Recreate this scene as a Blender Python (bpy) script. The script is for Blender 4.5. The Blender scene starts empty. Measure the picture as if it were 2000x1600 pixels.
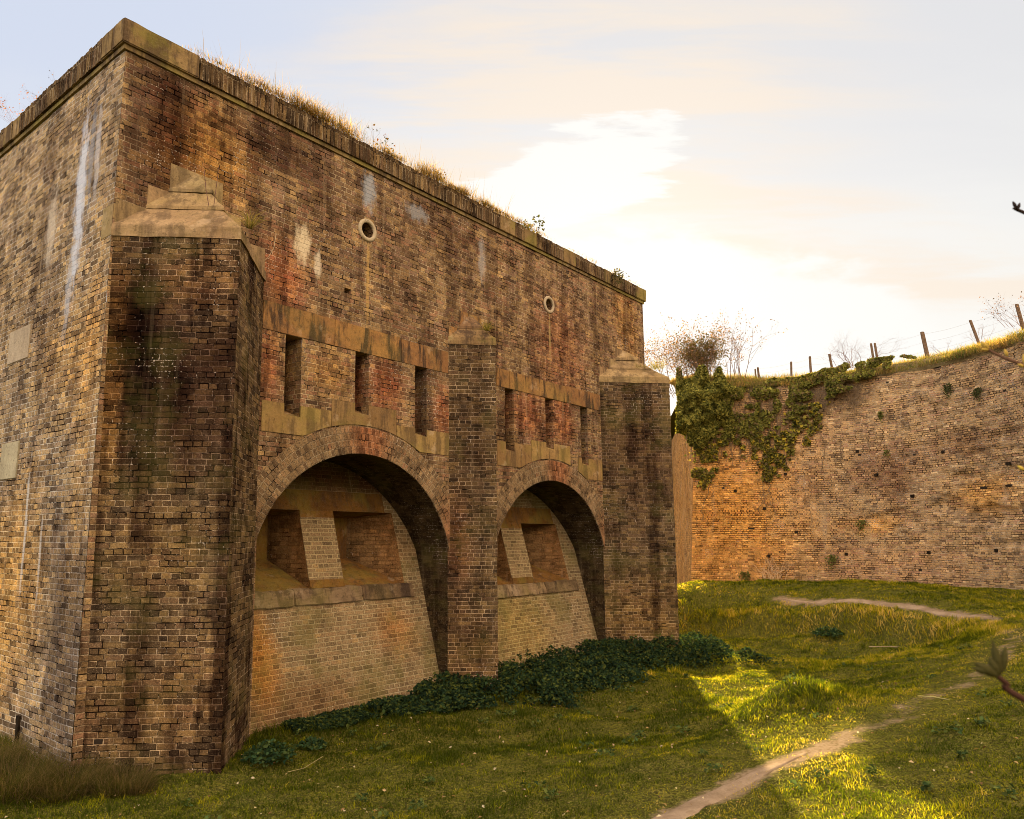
import bpy, bmesh, math, random
import numpy as np
from math import sin, cos, pi, radians, sqrt, hypot, atan2, floor
from mathutils import Vector, Matrix, noise
from mathutils.geometry import delaunay_2d_cdt
random.seed(7); rng = np.random.default_rng(7)
S = bpy.context.scene
COL = S.collection

# ------------------------------------------------------------------ camera
EYE = 2.835
cam = bpy.data.cameras.new("camera"); camo = bpy.data.objects.new("camera", cam); COL.objects.link(camo)
camo.location = (0, 0, EYE); camo.rotation_euler = (radians(97.0), 0, 0)
cam.sensor_width = 36; cam.lens = 26.46; cam.shift_y = 0.035
cam.clip_start = 0.05; cam.clip_end = 2000
cam.dof.use_dof = True; cam.dof.focus_distance = 13.0; cam.dof.aperture_fstop = 8
S.camera = camo
S.view_settings.view_transform = 'Standard'; S.view_settings.look = 'None'
S.view_settings.exposure = 2.0; S.view_settings.gamma = 1.0
S.cycles.filter_width = 0.9; S.cycles.max_bounces = 7; S.cycles.diffuse_bounces = 3; S.cycles.glossy_bounces = 2; S.cycles.transmission_bounces = 3

# ------------------------------------------------------------------ sun + sky
SUN_AZ, SUN_EL = radians(7.3), radians(17.0)
sd = Vector((sin(SUN_AZ)*cos(SUN_EL), cos(SUN_AZ)*cos(SUN_EL), sin(SUN_EL)))
sl = bpy.data.lights.new("sun", 'SUN'); sl.energy = 5.0; sl.angle = radians(0.6); sl.color = (1.0, 0.78, 0.42)
so = bpy.data.objects.new("sun", sl); COL.objects.link(so)
so.rotation_euler = sd.to_track_quat('Z', 'Y').to_euler(); so.location = (0, 0, 30)

W = bpy.data.worlds.new("World"); S.world = W; W.use_nodes = True
class NT:
    """small helper to write node trees as expressions"""
    def __init__(s, tree): s.t = tree; s.n = tree.nodes; s.l = tree.links; s.n.clear()
    def node(s, typ, **kw):
        nd = s.n.new(typ)
        for k, v in kw.items(): setattr(nd, k, v)
        return nd
    def put(s, sock, v):
        if v is None: return
        if hasattr(v, 'is_output') or isinstance(v, bpy.types.NodeSocket): s.l.new(v, sock)
        else:
            if sock.type == 'RGBA' and len(v) == 3: v = (*v, 1)
            sock.default_value = v
    def m(s, op, a, b=None, c=None, clamp=False):
        nd = s.node('ShaderNodeMath', operation=op, use_clamp=clamp)
        s.put(nd.inputs[0], a); s.put(nd.inputs[1], b) if b is not None else None
        if c is not None: s.put(nd.inputs[2], c)
        return nd.outputs[0]
    def vm(s, op, a, b=None, sc=None):
        nd = s.node('ShaderNodeVectorMath', operation=op)
        s.put(nd.inputs[0], a)
        if b is not None: s.put(nd.inputs[1], b)
        if sc is not None: s.put(nd.inputs['Scale'], sc)
        return nd.outputs['Value'] if op in ('LENGTH', 'DOT_PRODUCT', 'DISTANCE') else nd.outputs[0]
    def ss(s, x, a, b, lo=0.0, hi=1.0):
        nd = s.node('ShaderNodeMapRange', interpolation_type='SMOOTHSTEP')
        s.put(nd.inputs[0], x); s.put(nd.inputs[1], a); s.put(nd.inputs[2], b); s.put(nd.inputs[3], lo); s.put(nd.inputs[4], hi)
        return nd.outputs[0]
    def noise(s, vec, scale, detail=3, rough=.55, dist=0.0):
        nd = s.node('ShaderNodeTexNoise'); s.put(nd.inputs['Vector'], vec)
        nd.inputs['Scale'].default_value = scale; nd.inputs['Detail'].default_value = detail
        nd.inputs['Roughness'].default_value = rough; nd.inputs['Distortion'].default_value = dist
        return nd.outputs[0]
    def white(s, vec):
        nd = s.node('ShaderNodeTexWhiteNoise', noise_dimensions='3D'); s.put(nd.inputs['Vector'], vec); return nd.outputs
    def sep(s, v):
        nd = s.node('ShaderNodeSeparateXYZ'); s.put(nd.inputs[0], v); return nd.outputs
    def comb(s, x, y, z=0.0):
        nd = s.node('ShaderNodeCombineXYZ'); s.put(nd.inputs[0], x); s.put(nd.inputs[1], y); s.put(nd.inputs[2], z); return nd.outputs[0]
    def mix(s, f, a, b, mode='MIX'):
        nd = s.node('ShaderNodeMix', data_type='RGBA', blend_type=mode)
        s.put(nd.inputs[0], f); s.put(nd.inputs[6], a); s.put(nd.inputs[7], b); return nd.outputs[2]
    def ramp(s, f, stops, const=False):
        nd = s.node('ShaderNodeValToRGB'); cr = nd.color_ramp
        if const: cr.interpolation = 'CONSTANT'
        while len(cr.elements) < len(stops): cr.elements.new(0.5)
        for e, (p, c) in zip(cr.elements, stops): e.position = p; e.color = (*c, 1)
        s.put(nd.inputs[0], f); return nd.outputs[0]

def build_world():
    t = NT(W.node_tree)
    sky = t.node('ShaderNodeTexSky', sky_type='NISHITA', sun_disc=False, sun_elevation=SUN_EL, sun_rotation=SUN_AZ,
                 altitude=50, air_density=1.0, dust_density=2.0, ozone_density=1.0)
    tc = t.node('ShaderNodeTexCoord'); v = tc.outputs['Generated']
    x, y, z = t.sep(v)[:3]
    # the sky ahead, laid out by compass direction and height (tangent coordinates)
    yy = t.m('MAXIMUM', y, .08); g = t.comb(t.m('DIVIDE', x, yy), t.m('DIVIDE', z, yy), 0.0)
    def rotm(a, sc):
        mp = t.node('ShaderNodeMapping'); t.put(mp.inputs[0], g); mp.inputs['Rotation'].default_value = (0, 0, radians(a)); mp.inputs['Scale'].default_value = (*sc, 1); return mp.outputs[0]
    n1 = t.noise(rotm(-38, (1.3, 4.5)), 1.6, 8, .62, .4); n2 = t.noise(rotm(-30, (1.5, 3.0)), 4.5, 8, .6, .3); n3 = t.noise(rotm(14, (1.0, 3.4)), 1.7, 7, .58, .5)
    def patch(c, r, n, amp, a, b, rot=0):
        d = t.vm('SUBTRACT', g, (c[0], c[1], 0))
        if rot:
            mp = t.node('ShaderNodeMapping', vector_type='VECTOR'); t.put(mp.inputs[0], d); mp.inputs['Rotation'].default_value = (0, 0, radians(rot)); d = mp.outputs[0]
        d = t.vm('LENGTH', t.vm('MULTIPLY', d, (1/r[0], 1/r[1], 0)))
        return t.ss(t.m('ADD', d, t.m('MULTIPLY', t.m('SUBTRACT', n, .5), amp)), a, b, 0, 1)
    u_, v_, _ = t.sep(g)[:3]
    low = t.ss(t.m('ADD', v_, t.m('MULTIPLY', t.m('SUBTRACT', n1, .5), .25)), .75, .20)
    blue = t.ss(u_, .25, -.55)
    base = t.mix(blue, (.196, .196, .200), (.168, .183, .218)); base = t.mix(low, base, (.240, .236, .224))
    cA = patch((.10, .63), (.40, .24), n1, 1.5, 1.35, .45); cB = patch((.42, .42), (.50, .085), n3, 1.5, 1.3, .6, 12); cC = patch((-.12, .50), (.16, .13), n1, 1.2, 1.3, .4)
    cream = t.m('MULTIPLY', t.m('MAXIMUM', t.m('MAXIMUM', cA, cB), cC), t.ss(t.noise(rotm(-46, (.7, 6.0)), 2.6, 7, .6, .25), .36, .60, .10, 1.0))
    cc = t.mix(t.m('MULTIPLY', cream, .88), base, (.238, .208, .176))
    wA = patch((.075, .492), (.19, .072), t.m('ADD', t.m('MULTIPLY', n2, .30), t.m('MULTIPLY', t.noise(rotm(-30, (1.6, 11)), 2.4, 8, .62), .70)), 3.0, 1.10, .84, -26); wB = patch((.26, .30), (.36, .105), n2, 1.5, 1.25, .9, 12)
    cc = t.mix(t.m('MAXIMUM', wA, wB), cc, (.238, .236, .228))
    # warm fill sky added behind the photographer and overhead to brighten the shaded walls
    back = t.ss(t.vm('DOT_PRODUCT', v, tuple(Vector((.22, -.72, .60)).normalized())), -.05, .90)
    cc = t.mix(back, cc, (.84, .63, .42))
    cc = t.mix(t.ss(t.vm('DOT_PRODUCT', v, tuple(Vector((-.80, -.50, .3)).normalized())), .30, 1.0, 0, .9), cc, (.68, .64, .62))  # paler fill added in the unseen sky to the left
    s1 = t.node('ShaderNodeBackground'); t.put(s1.inputs[0], sky.outputs[0]); s1.inputs[1].default_value = 0.05
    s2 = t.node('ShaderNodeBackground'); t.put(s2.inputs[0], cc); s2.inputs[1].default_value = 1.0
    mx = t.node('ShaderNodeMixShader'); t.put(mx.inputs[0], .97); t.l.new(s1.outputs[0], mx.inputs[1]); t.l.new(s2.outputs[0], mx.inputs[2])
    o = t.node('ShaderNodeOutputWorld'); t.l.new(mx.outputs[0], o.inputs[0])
build_world()

# ------------------------------------------------------------------ object helpers
def setp(o, label=None, cat=None, group=None, kind=None):
    if label: o['label'] = label
    if cat: o['category'] = cat
    if group: o['group'] = group
    if kind: o['kind'] = kind
    return o
def empty(name, loc=(0, 0, 0), rz=0.0, parent=None):
    o = bpy.data.objects.new(name, None); COL.objects.link(o); o.location = loc; o.rotation_euler = (0, 0, rz)
    o.empty_display_size = .3
    if parent: o.parent = parent
    return o
class MB:
    """mesh builder with a uv per corner (metres)"""
    def __init__(s): s.v = []; s.f = []; s.uv = []; s.mi = []
    def face(s, pts, uv=None, mi=0):
        b = len(s.v); s.v += [tuple(p) for p in pts]; s.f.append(tuple(range(b, b+len(pts)))); s.mi.append(mi)
        if uv is None:
            p = [Vector(q) for q in pts]; n = Vector((0, 0, 0))
            for i in range(len(p)):
                a, c = p[i], p[(i+1) % len(p)]; n += a.cross(c)
            n.normalize() if n.length > 0 else None
            if abs(n.z) < .75:
                tg = Vector((-n.y, n.x, 0)); tg = tg.normalized() if tg.length > 1e-6 else Vector((1, 0, 0))
                uv = [(q.dot(tg), q.z) for q in p]
            else: uv = [(q.x, q.y) for q in p]
        s.uv += [tuple(u) for u in uv]
    def box(s, lo, hi, jit=0.0):
        x0, y0, z0 = lo; x1, y1, z1 = hi
        c = [Vector((x, y, z)) + Vector((random.uniform(-jit, jit), random.uniform(-jit, jit), random.uniform(-jit, jit))) for z in (z0, z1) for y in (y0, y1) for x in (x0, x1)]
        for q in ((0, 2, 3, 1), (4, 5, 7, 6), (0, 1, 5, 4), (2, 6, 7, 3), (0, 4, 6, 2), (1, 3, 7, 5)): s.face([c[i] for i in q])
    def build(s, name, mats, parent=None, smooth=False, bevel=0):
        me = bpy.data.meshes.new(name); me.from_pydata(s.v, [], s.f); 
        ul = me.uv_layers.new(name='UVMap'); ul.data.foreach_set('uv', np.array(s.uv, dtype=np.float32).ravel())
        mats = mats if isinstance(mats, (list, tuple)) else [mats]
        for m in mats: me.materials.append(m)
        if len(mats) > 1: me.polygons.foreach_set('material_index', s.mi)
        bm = bmesh.new(); bm.from_mesh(me); bmesh.ops.remove_doubles(bm, verts=bm.verts, dist=1e-5)
        bmesh.ops.dissolve_degenerate(bm, edges=bm.edges, dist=1e-6)
        if bevel:
            es = [e for e in bm.edges if len(e.link_faces) == 2 and e.calc_face_angle(0) > .5]
            bmesh.ops.bevel(bm, geom=es, offset=bevel, segments=2, affect='EDGES', clamp_overlap=True)
        bm.to_mesh(me); bm.free()
        if smooth: me.polygons.foreach_set('use_smooth', [True]*len(me.polygons))
        o = bpy.data.objects.new(name, me); COL.objects.link(o)
        if parent: o.parent = parent
        return o
def raw_mesh(name, verts, loops, nper, mat, cols=None, parent=None, smooth=False):
    """big mesh straight from numpy arrays; nper = corners per face (3 or 4); cols = rgb per vertex"""
    me = bpy.data.meshes.new(name); nv = len(verts); nf = len(loops)//nper
    me.vertices.add(nv); me.vertices.foreach_set('co', np.asarray(verts, np.float32).ravel())
    me.loops.add(nf*nper); me.loops.foreach_set('vertex_index', np.asarray(loops, np.int32).ravel())
    me.polygons.add(nf); me.polygons.foreach_set('loop_start', np.arange(nf, dtype=np.int32)*nper)
    me.polygons.foreach_set('loop_total', np.full(nf, nper, np.int32))
    if smooth: me.polygons.foreach_set('use_smooth', np.ones(nf, bool))
    me.update(calc_edges=True)
    if cols is not None:
        a = me.color_attributes.new(name='tint', type='FLOAT_COLOR', domain='POINT')
        a.data.foreach_set('color', np.c_[cols, np.ones(nv)].astype(np.float32).ravel())
    me.materials.append(mat)
    o = bpy.data.objects.new(name, me); COL.objects.link(o)
    if parent: o.parent = parent
    return o

# ------------------------------------------------------------------ materials
def new_mat(name):
    m = bpy.data.materials.new(name); m.use_nodes = True; return m, NT(m.node_tree)
def finish(t, col, rough=.9, height=None, strength=1.0, dist=.01, spec=.0):
    p = t.node('ShaderNodeBsdfPrincipled'); t.put(p.inputs['Base Color'], col); t.put(p.inputs['Roughness'], rough)
    p.inputs['Specular IOR Level'].default_value = spec
    if height is not None:
        b = t.node('ShaderNodeBump'); b.inputs['Strength'].default_value = strength; b.inputs['Distance'].default_value = dist
        t.put(b.inputs['Height'], height); t.l.new(b.outputs[0], p.inputs['Normal'])
    o = t.node('ShaderNodeOutputMaterial'); t.l.new(p.outputs[0], o.inputs[0])
def blob(t, uv, nz, c, r, soft=.45, amp=.9):
    """patch with a ragged outline at uv point c with radii r"""
    d = t.vm('LENGTH', t.vm('MULTIPLY', t.vm('SUBTRACT', uv, (c[0], c[1], 0)), (1/r[0], 1/r[1], 0)))
    d = t.m('ADD', d, t.m('MULTIPLY', t.m('SUBTRACT', nz, .5), amp))
    return t.ss(d, 1.0+soft*.5, 1.0-soft)

PAL = {  # random brick colours (cumulative position, colour)
 'front': [(0, (.09, .058, .045)), (.12, (.19, .115, .070)), (.28, (.28, .180, .095)), (.44, (.37, .250, .120)), (.60, (.29, .155, .098)), (.70, (.22, .142, .105)), (.82, (.42, .290, .135)), (.94, (.36, .19, .12))],
 'side': [(0, (.08, .058, .050)), (.12, (.22, .160, .110)), (.28, (.42, .300, .165)), (.48, (.54, .400, .225)), (.64, (.34, .255, .180)), (.80, (.60, .425, .210)), (.92, (.13, .098, .088))],
 'pier': [(0, (.035, .025, .022)), (.20, (.085, .054, .032)), (.40, (.135, .088, .044)), (.58, (.185, .125, .058)), (.72, (.100, .062, .042)), (.86, (.235, .165, .080)), (.96, (.30, .19, .07))],
 'recess': [(0, (.21, .145, .085)), (.2, (.27, .195, .110)), (.45, (.31, .225, .130)), (.7, (.24, .165, .095)), (.88, (.35, .240, .115))],
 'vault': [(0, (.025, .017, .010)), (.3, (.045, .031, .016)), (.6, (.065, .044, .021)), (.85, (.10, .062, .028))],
 'ditch': [(0, (.22, .125, .080)), (.15, (.46, .290, .145)), (.35, (.64, .420, .200)), (.55, (.56, .350, .170)), (.72, (.34, .190, .125)), (.84, (.76, .550, .310)), (.94, (.76, .50, .19))],
 'ring': [(0, (.16, .105, .065)), (.2, (.26, .180, .105)), (.45, (.33, .235, .130)), (.7, (.28, .185, .105)), (.9, (.25, .125, .075))],
}
def brick(name, pal, H=.075, Lb=.228, joint=.011, mortar=(.42, .33, .215), bond='english', stains=(), soot=.5, lime=.3, bump=1.0,
          dark_joint=.35, streak=(2.6, .15), hue=.5, washes=(), wear=.5, moss=0.0, seed=0.0, fade=.35, grime=.6, dirty=.6):
    m, t = new_mat(name)
    uvn = t.node('ShaderNodeUVMap'); uv0 = t.vm('ADD', uvn.outputs[0], (seed*7.3, seed*3.1*0, seed))
    uvn3 = uvn.outputs[0]
    big = t.noise(uv0, .55, 4, .55); mid = t.noise(t.vm('ADD', uv0, (11, 5, 3)), 1.9, 5, .6); fine = t.noise(uv0, 38, 4, .7); grain = t.noise(uv0, 62, 3, .7)
    wob = t.node('ShaderNodeTexNoise'); t.put(wob.inputs['Vector'], uv0); wob.inputs['Scale'].default_value = 1.6; wob.inputs['Detail'].default_value = 1
    wob2 = t.node('ShaderNodeTexNoise'); t.put(wob2.inputs['Vector'], uv0); wob2.inputs['Scale'].default_value = 26; wob2.inputs['Detail'].default_value = 2
    uvw = t.vm('ADD', uv0, t.vm('MULTIPLY', t.vm('SUBTRACT', wob.outputs[1], (.5, .5, .5)), (.03, .026, 0)))
    uvw = t.vm('ADD', uvw, t.vm('MULTIPLY', t.vm('SUBTRACT', wob2.outputs[1], (.5, .5, .5)), (.012, .010, 0)))
    u, v, _ = t.sep(uvw)[:3]
    vr = t.m('DIVIDE', v, H); row = t.m('FLOOR', vr); fv = t.m('FRACT', vr)
    par = t.m('MODULO', t.m('ABSOLUTE', row), 2.0)
    rrow = t.white(t.comb(row, seed+2.0, 0.0))[0]
    if bond == 'english':
        Wd = t.m('MULTIPLY_ADD', par, -Lb/2, Lb); offs = t.m('MULTIPLY_ADD', rrow, .05, t.m('MULTIPLY', par, Lb/4))
    else:
        Wd = t.m('ADD', Lb, 0.0); offs = t.m('MULTIPLY_ADD', rrow, .02, t.m('MULTIPLY', par, Lb/2))
    uu = t.m('DIVIDE', t.m('ADD', u, offs), Wd); col = t.m('FLOOR', uu); fu = t.m('FRACT', uu)
    du = t.m('MULTIPLY', t.m('MINIMUM', fu, t.m('SUBTRACT', 1.0, fu)), Wd)
    dv = t.m('MULTIPLY', t.m('MINIMUM', fv, t.m('SUBTRACT', 1.0, fv)), H)
    edge = t.m('MINIMUM', du, dv)
    jw = t.m('MULTIPLY_ADD', t.m('SUBTRACT', mid, .5), .008, joint/2)
    mort = t.ss(edge, t.m('SUBTRACT', jw, .0018), t.m('ADD', jw, .0030), 1.0, 0.0)
    idv = t.comb(col, row, seed+.5); rnd = t.white(idv); r = rnd[0]; rc = t.sep(rnd[1])
    # hue zones: shift the random index by broad noise so that tones gather in drifts
    idx = t.m('ADD', t.m('MULTIPLY', r, 1.0-hue*.55), t.m('MULTIPLY', t.m('SUBTRACT', t.noise(t.vm('ADD', uv0, (3, 9, 1)), .9, 3, .5), .30), hue*1.25), clamp=True)
    bc = t.ramp(idx, PAL[pal], True); pm = np.mean([c for _, c in PAL[pal]], axis=0); bc = t.mix(.30, bc, tuple(float(q) for q in pm))
    bc = t.mix(t.ss(fine, .40, .66, 0.0, .68), bc, (.050, .034, .024)); bc = t.mix(t.ss(grain, .54, .66, 0, .42), bc, (.46, .35, .23))
    bc = t.mix(1.0, bc, t.ramp(rc[0], [(0, (.72, .72, .72)), (1, (1.22, 1.18, 1.12))]), 'MULTIPLY')
    mc = t.mix(t.ss(fine, .3, .7), mortar, tuple(c*.70 for c in mortar))
    jn = t.noise(t.vm('MULTIPLY', t.vm('ADD', uv0, (6, 4, 1)), (1.0, 1.6, 1)), 3.4, 6, .72)
    jv = t.m('ADD', jn, t.m('MULTIPLY', t.m('SUBTRACT', rc[1], .5), .16))
    mc = t.mix(t.ss(jv, .44, .56, 0, dirty), mc, t.mix(1.0, bc, (.55, .50, .48), 'MULTIPLY'))
    jd = t.noise(t.vm('MULTIPLY', t.vm('ADD', uv0, (16, 14, 1)), (1.0, 1.7, 1)), 2.3, 7, .74)
    mc = t.mix(t.ss(t.m('ADD', jd, t.m('MULTIPLY', t.m('SUBTRACT', rc[1], .5), .14)), .60-dark_joint*.28, .66-dark_joint*.28), mc, (.012, .008, .006))
    colr = t.mix(mort, bc, mc)
    # worn skin where brick and joint melt together
    wr = t.ss(t.noise(t.vm('ADD', uv0, (5, 2, 8)), 3.2, 6, .65), .62-wear*.12, .80-wear*.12)
    colr = t.mix(t.m('MULTIPLY', wr, .55), colr, t.mix(mid, (.15, .105, .070), (.36, .275, .18)))
    for (c, rr, colour, a) in washes:
        colr = t.mix(t.m('MULTIPLY', blob(t, uvn3, big, c, rr, .9, 1.3), a), colr, t.mix(1.0, colr, colour, 'MULTIPLY'))
    gn = t.noise(t.vm('MULTIPLY', t.vm('ADD', uv0, (1, 6, 2)), (2.6, 1.7, 1)), 1.0, 8, .74)
    colr = t.mix(t.ss(gn, .47, .64, 0, grime), colr, t.mix(1.0, colr, (.22, .185, .195), 'MULTIPLY'))
    gl = t.noise(t.vm('MULTIPLY', t.vm('ADD', uv0, (12, 6, 7)), (3.2, 2.6, 1)), 1.0, 8, .74)
    colr = t.mix(t.ss(gl, .50, .68, 0, grime*.9), colr, t.mix(1.0, colr, (1.6, 1.5, 1.4), 'MULTIPLY'))
    # soot and run-off, drawn out downwards
    st = t.noise(t.vm('MULTIPLY', t.vm('ADD', uv0, (17, 3, 2)), (streak[0], streak[1], 1)), 1.0, 6, .62)
    sm = t.m('ADD', t.m('MULTIPLY', st, .65), t.m('MULTIPLY', mid, .35))
    colr = t.mix(t.ss(sm, .475, .58, 0.0, soot), colr, t.mix(1.0, colr, (.24, .20, .225), 'MULTIPLY'))
    st2 = t.noise(t.vm('MULTIPLY', t.vm('ADD', uv0, (41, 13, 2)), (streak[0]*2.6, streak[1]*1.6, 1)), 1.0, 6, .65)
    colr = t.mix(t.ss(st2, .56, .74, 0.0, fade), colr, (.36, .265, .17))
    lm = t.m('ADD', t.m('MULTIPLY', t.noise(t.vm('ADD', uv0, (2, 31, 4)), 34, 4, .7), .62), t.m('MULTIPLY', t.noise(t.vm('ADD', uv0, (9, 7, 4)), 1.3, 5, .65), .38)); lm = t.m('ADD', lm, t.m('MULTIPLY', mort, .060))
    colr = t.mix(t.ss(lm, .645-.045*lime, .670-.04*lime, 0, .62), colr, (.66, .56, .48))
    if moss: colr = t.mix(t.m('MULTIPLY', t.ss(t.noise(t.vm('ADD', uv0, (8, 1, 3)), 1.4, 5, .6), .48, .66), moss), colr, (.12, .115, .03))
    nzs = t.noise(t.vm('MULTIPLY', uv0, (1.6, .8, 1)), 5.5, 7, .68)
    for (c, rr, colour, a, *opt) in stains:
        k = blob(t, uvn3, nzs, c, rr, .55, 2.6)
        k = t.m('MULTIPLY', k, t.ss(fine, .2, .5, a*.65, a))
        colr = t.mix(k, colr, colour)
    # spalled or missing bricks
    gone = t.m('GREATER_THAN', rc[2], (1.1 if wear < .45 else .9997) if wear < .8 else .9985)
    colr = t.mix(t.m('MULTIPLY', gone, t.m('SUBTRACT', 1.0, mort)), colr, (.03, .022, .016))
    h = t.m('MULTIPLY', t.m('SUBTRACT', 1.0, mort), t.m('MULTIPLY_ADD', r, .45, .75))
    h = t.m('ADD', h, t.m('MULTIPLY', fine, .55)); h = t.m('ADD', h, t.m('MULTIPLY', mid, .8)); h = t.m('SUBTRACT', h, t.m('MULTIPLY', gone, 2.0))
    finish(t, colr, .92, h, 1.0, .010*bump)
    return m
def stone(name, c1, c2, dark=.5, scale=1.0, green=0.0, streaky=1.0, spots=.2):
    m, t = new_mat(name)
    tc = t.node('ShaderNodeTexCoord'); P = tc.outputs['Object']
    a = t.noise(P, 1.7*scale, 6, .6); f = t.noise(P, 30, 5, .7); g = t.noise(P, 120, 3, .7)
    s = t.noise(t.vm('MULTIPLY', P, (5*scale, 5*scale, .9)), 1.0, 6, .65)
    orr = t.node('ShaderNodeObjectInfo').outputs['Random']
    c = t.mix(t.ss(a, .35, .65), c1, c2); c = t.mix(1.0, c, t.ramp(orr, [(0, (.72, .68, .68)), (.35, (1.02, .94, .88)), (.7, (.92, .94, .84)), (1, (1.12, 1.06, .90))]), 'MULTIPLY')
    c = t.mix(t.ss(f, .35, .75, 0, .45), c, tuple(x*.5 for x in c1))
    c = t.mix(t.ss(s, .47, .60, 0, dark*streaky), c, (.045, .030, .024)); c = t.mix(t.ss(t.noise(t.vm('ADD', P, (2, 9, 4)), 5, 7, .72), .48, .66, 0, dark*.7), c, (.09, .06, .04))
    c = t.mix(t.ss(t.noise(t.vm('ADD', P, (4, 4, 4)), 3.1, 6, .6), .60, .68, 0, spots), c, (.55, .43, .30))
    if green: c = t.mix(t.ss(t.noise(t.vm('ADD', P, (7, 1, 4)), 1.6, 5, .6), .45, .62, 0, green), c, (.20, .18, .035))
    c = t.mix(t.ss(g, .55, .72, 0, .35), c, (.5, .4, .3)); c = t.mix(t.ss(t.noise(P, 14, 6, .75), .56, .64, 0, .6), c, tuple(x*.35 for x in c1))
    finish(t, c, .9, t.m('ADD', t.m('MULTIPLY', f, .8), t.m('MULTIPLY', a, .8)), .9, .012)
    return m
def leafmat(name, rough=.5, trans=.35, spec=.3, bright=1.0):
    m, t = new_mat(name)
    at = t.node('ShaderNodeAttribute', attribute_name='tint'); c = at.outputs['Color']
    p = t.node('ShaderNodeBsdfPrincipled'); t.put(p.inputs['Base Color'], c); p.inputs['Roughness'].default_value = rough; p.inputs['Specular IOR Level'].default_value = spec
    tr = t.node('ShaderNodeBsdfTranslucent'); t.put(tr.inputs[0], t.mix(1.0, c, (1.7*bright, 1.6*bright, .8), 'MULTIPLY'))
    mx = t.node('ShaderNodeMixShader'); mx.inputs[0].default_value = trans
    t.l.new(p.outputs[0], mx.inputs[1]); t.l.new(tr.outputs[0], mx.inputs[2])
    o = t.node('ShaderNodeOutputMaterial'); t.l.new(mx.outputs[0], o.inputs[0]); return m
def plain(name, c1, c2, scale=8, rough=.85, bump=.004):
    m, t = new_mat(name); P = t.node('ShaderNodeTexCoord').outputs['Object']
    n = t.noise(P, scale, 5, .65); finish(t, t.mix(t.ss(n, .35, .65), c1, c2), rough, n, 1.0, bump); return m

RED = (1.22, .72, .60); YEL = (1.45, 1.12, .55); DK = (.30, .24, .27); OLV = (1.0, .95, .5); PALE = (1.5, 1.45, 1.35)
M_front = brick('front brick', 'front', soot=.62, lime=.35, dark_joint=.35, mortar=(.52, .40, .25), washes=[
    ((.75, 8.7), (.55, 1.6), DK, .95), ((1.35, 8.35), (.8, .9), YEL, .8), ((2.6, 9.0), (1.0, .55), DK, .75), ((3.4, 8.2), (.5, 1.2), DK, .55),
    ((2.7, 6.9), (.55, .75), RED, .9), ((2.5, 5.5), (.25, .8), RED, .8), ((4.9, 5.5), (.45, .5), RED, .85), ((6.3, 5.2), (.3, .7), RED, .8), ((9.0, 5.5), (.7, .7), RED, .8),
    ((10.4, 5.6), (.5, .7), RED, .8), ((10.3, 7.4), (1.1, 1.3), RED, .5), ((3.6, 5.5), (.45, .4), YEL, .5), ((6.2, 8.9), (1.3, .8), DK, .5), ((5.3, 7.6), (.35, 1.3), DK, .45), ((8.0, 8.4), (.3, 1.4), PALE, .4),
    ((13.4, 8.6), (.7, 1.3), YEL, .5), ((12.2, 8.3), (.5, 1.2), DK, .45)],
    stains=[((3.05, 7.55), (.16, .33), (.62, .52, .36), .85), ((3.35, 7.3), (.08, .25), (.62, .54, .42), .7), ((4.42, 9.0), (.16, .35), (.30, .33, .38), .75),
            ((4.42, 7.3), (.035, .85), (.42, .27, .10), .7), ((9.9, 7.5), (.035, .7), (.40, .30, .13), .6), ((5.6, 9.0), (.3, .16), (.32, .34, .38), .5), ((7.5, 8.6), (.12, .5), (.36, .37, .40), .45)])
M_side = brick('side brick', 'side', soot=.5, grime=.6, dirty=.3, lime=.25, mortar=(.66, .59, .49), dark_joint=.38, wear=.62, seed=1.0, fade=.5,
    washes=[((2.0, 8.8), (2.5, .5), (.8, .75, .7), .6), ((.35, 8.0), (.4, 1.3), (.72, .70, .72), .7), ((.9, 5.3), (1.25, .9), (1.15, .98, .70), .85), ((.4, 4.5), (.3, 3.0), YEL, .35),
            ((2.6, 2.0), (1.2, 1.6), YEL, .8), ((1.0, 2.3), (.9, 1.4), (.72, .74, .82), .7), ((.25, 1.2), (.5, 1.6), (.42, .42, .48), .85), ((3.6, 6.5), (1.6, 1.8), (.82, .78, .72), .6)],
    stains=[((1.22, 7.6), (.17, 1.25), (.50, .53, .62), .85), ((.95, 8.1), (.10, .75), (.20, .22, .27), .6), ((1.35, 6.3), (.12, .7), (.40, .42, .48), .5), ((.75, 8.2), (.09, .7), (.50, .50, .54), .5), ((2.2, 7.4), (.2, .6), (.58, .50, .40), .55),
            ((2.1, 3.0), (.05, .9), (.6, .58, .56), .6), ((1.5, 2.6), (.04, .6), (.6, .58, .56), .5)])
M_pier = brick('buttress brick', 'pier', soot=.9, lime=.10, dark_joint=.45, mortar=(.44, .33, .21), wear=.55, seed=2.0, moss=.18, fade=.12,
    washes=[((.9, 5.1), (1.5, 1.2), (.58, .50, .54), .75), ((.35, 5.9), (.5, 1.3), DK, .6), ((.12, 5.0), (.2, 1.8), YEL, .7), ((1.2, 6.2), (.9, .45), (1.5, 1.3, 1.1), .8), ((1.3, 4.2), (.9, 1.0), (.50, .43, .45), .8), ((.9, 4.9), (.18, .9), DK, .9), ((1.45, 5.2), (.4, .35), DK, .8), ((.45, 5.4), (.35, .8), DK, .75), ((.9, .7), (1.4, .8), (1.35, 1.18, .95), .7), ((1.3, 1.2), (.3, 1.0), PALE, .35), ((.8, 2.6), (.9, .7), (1.2, 1.1, .85), .6)])
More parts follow.
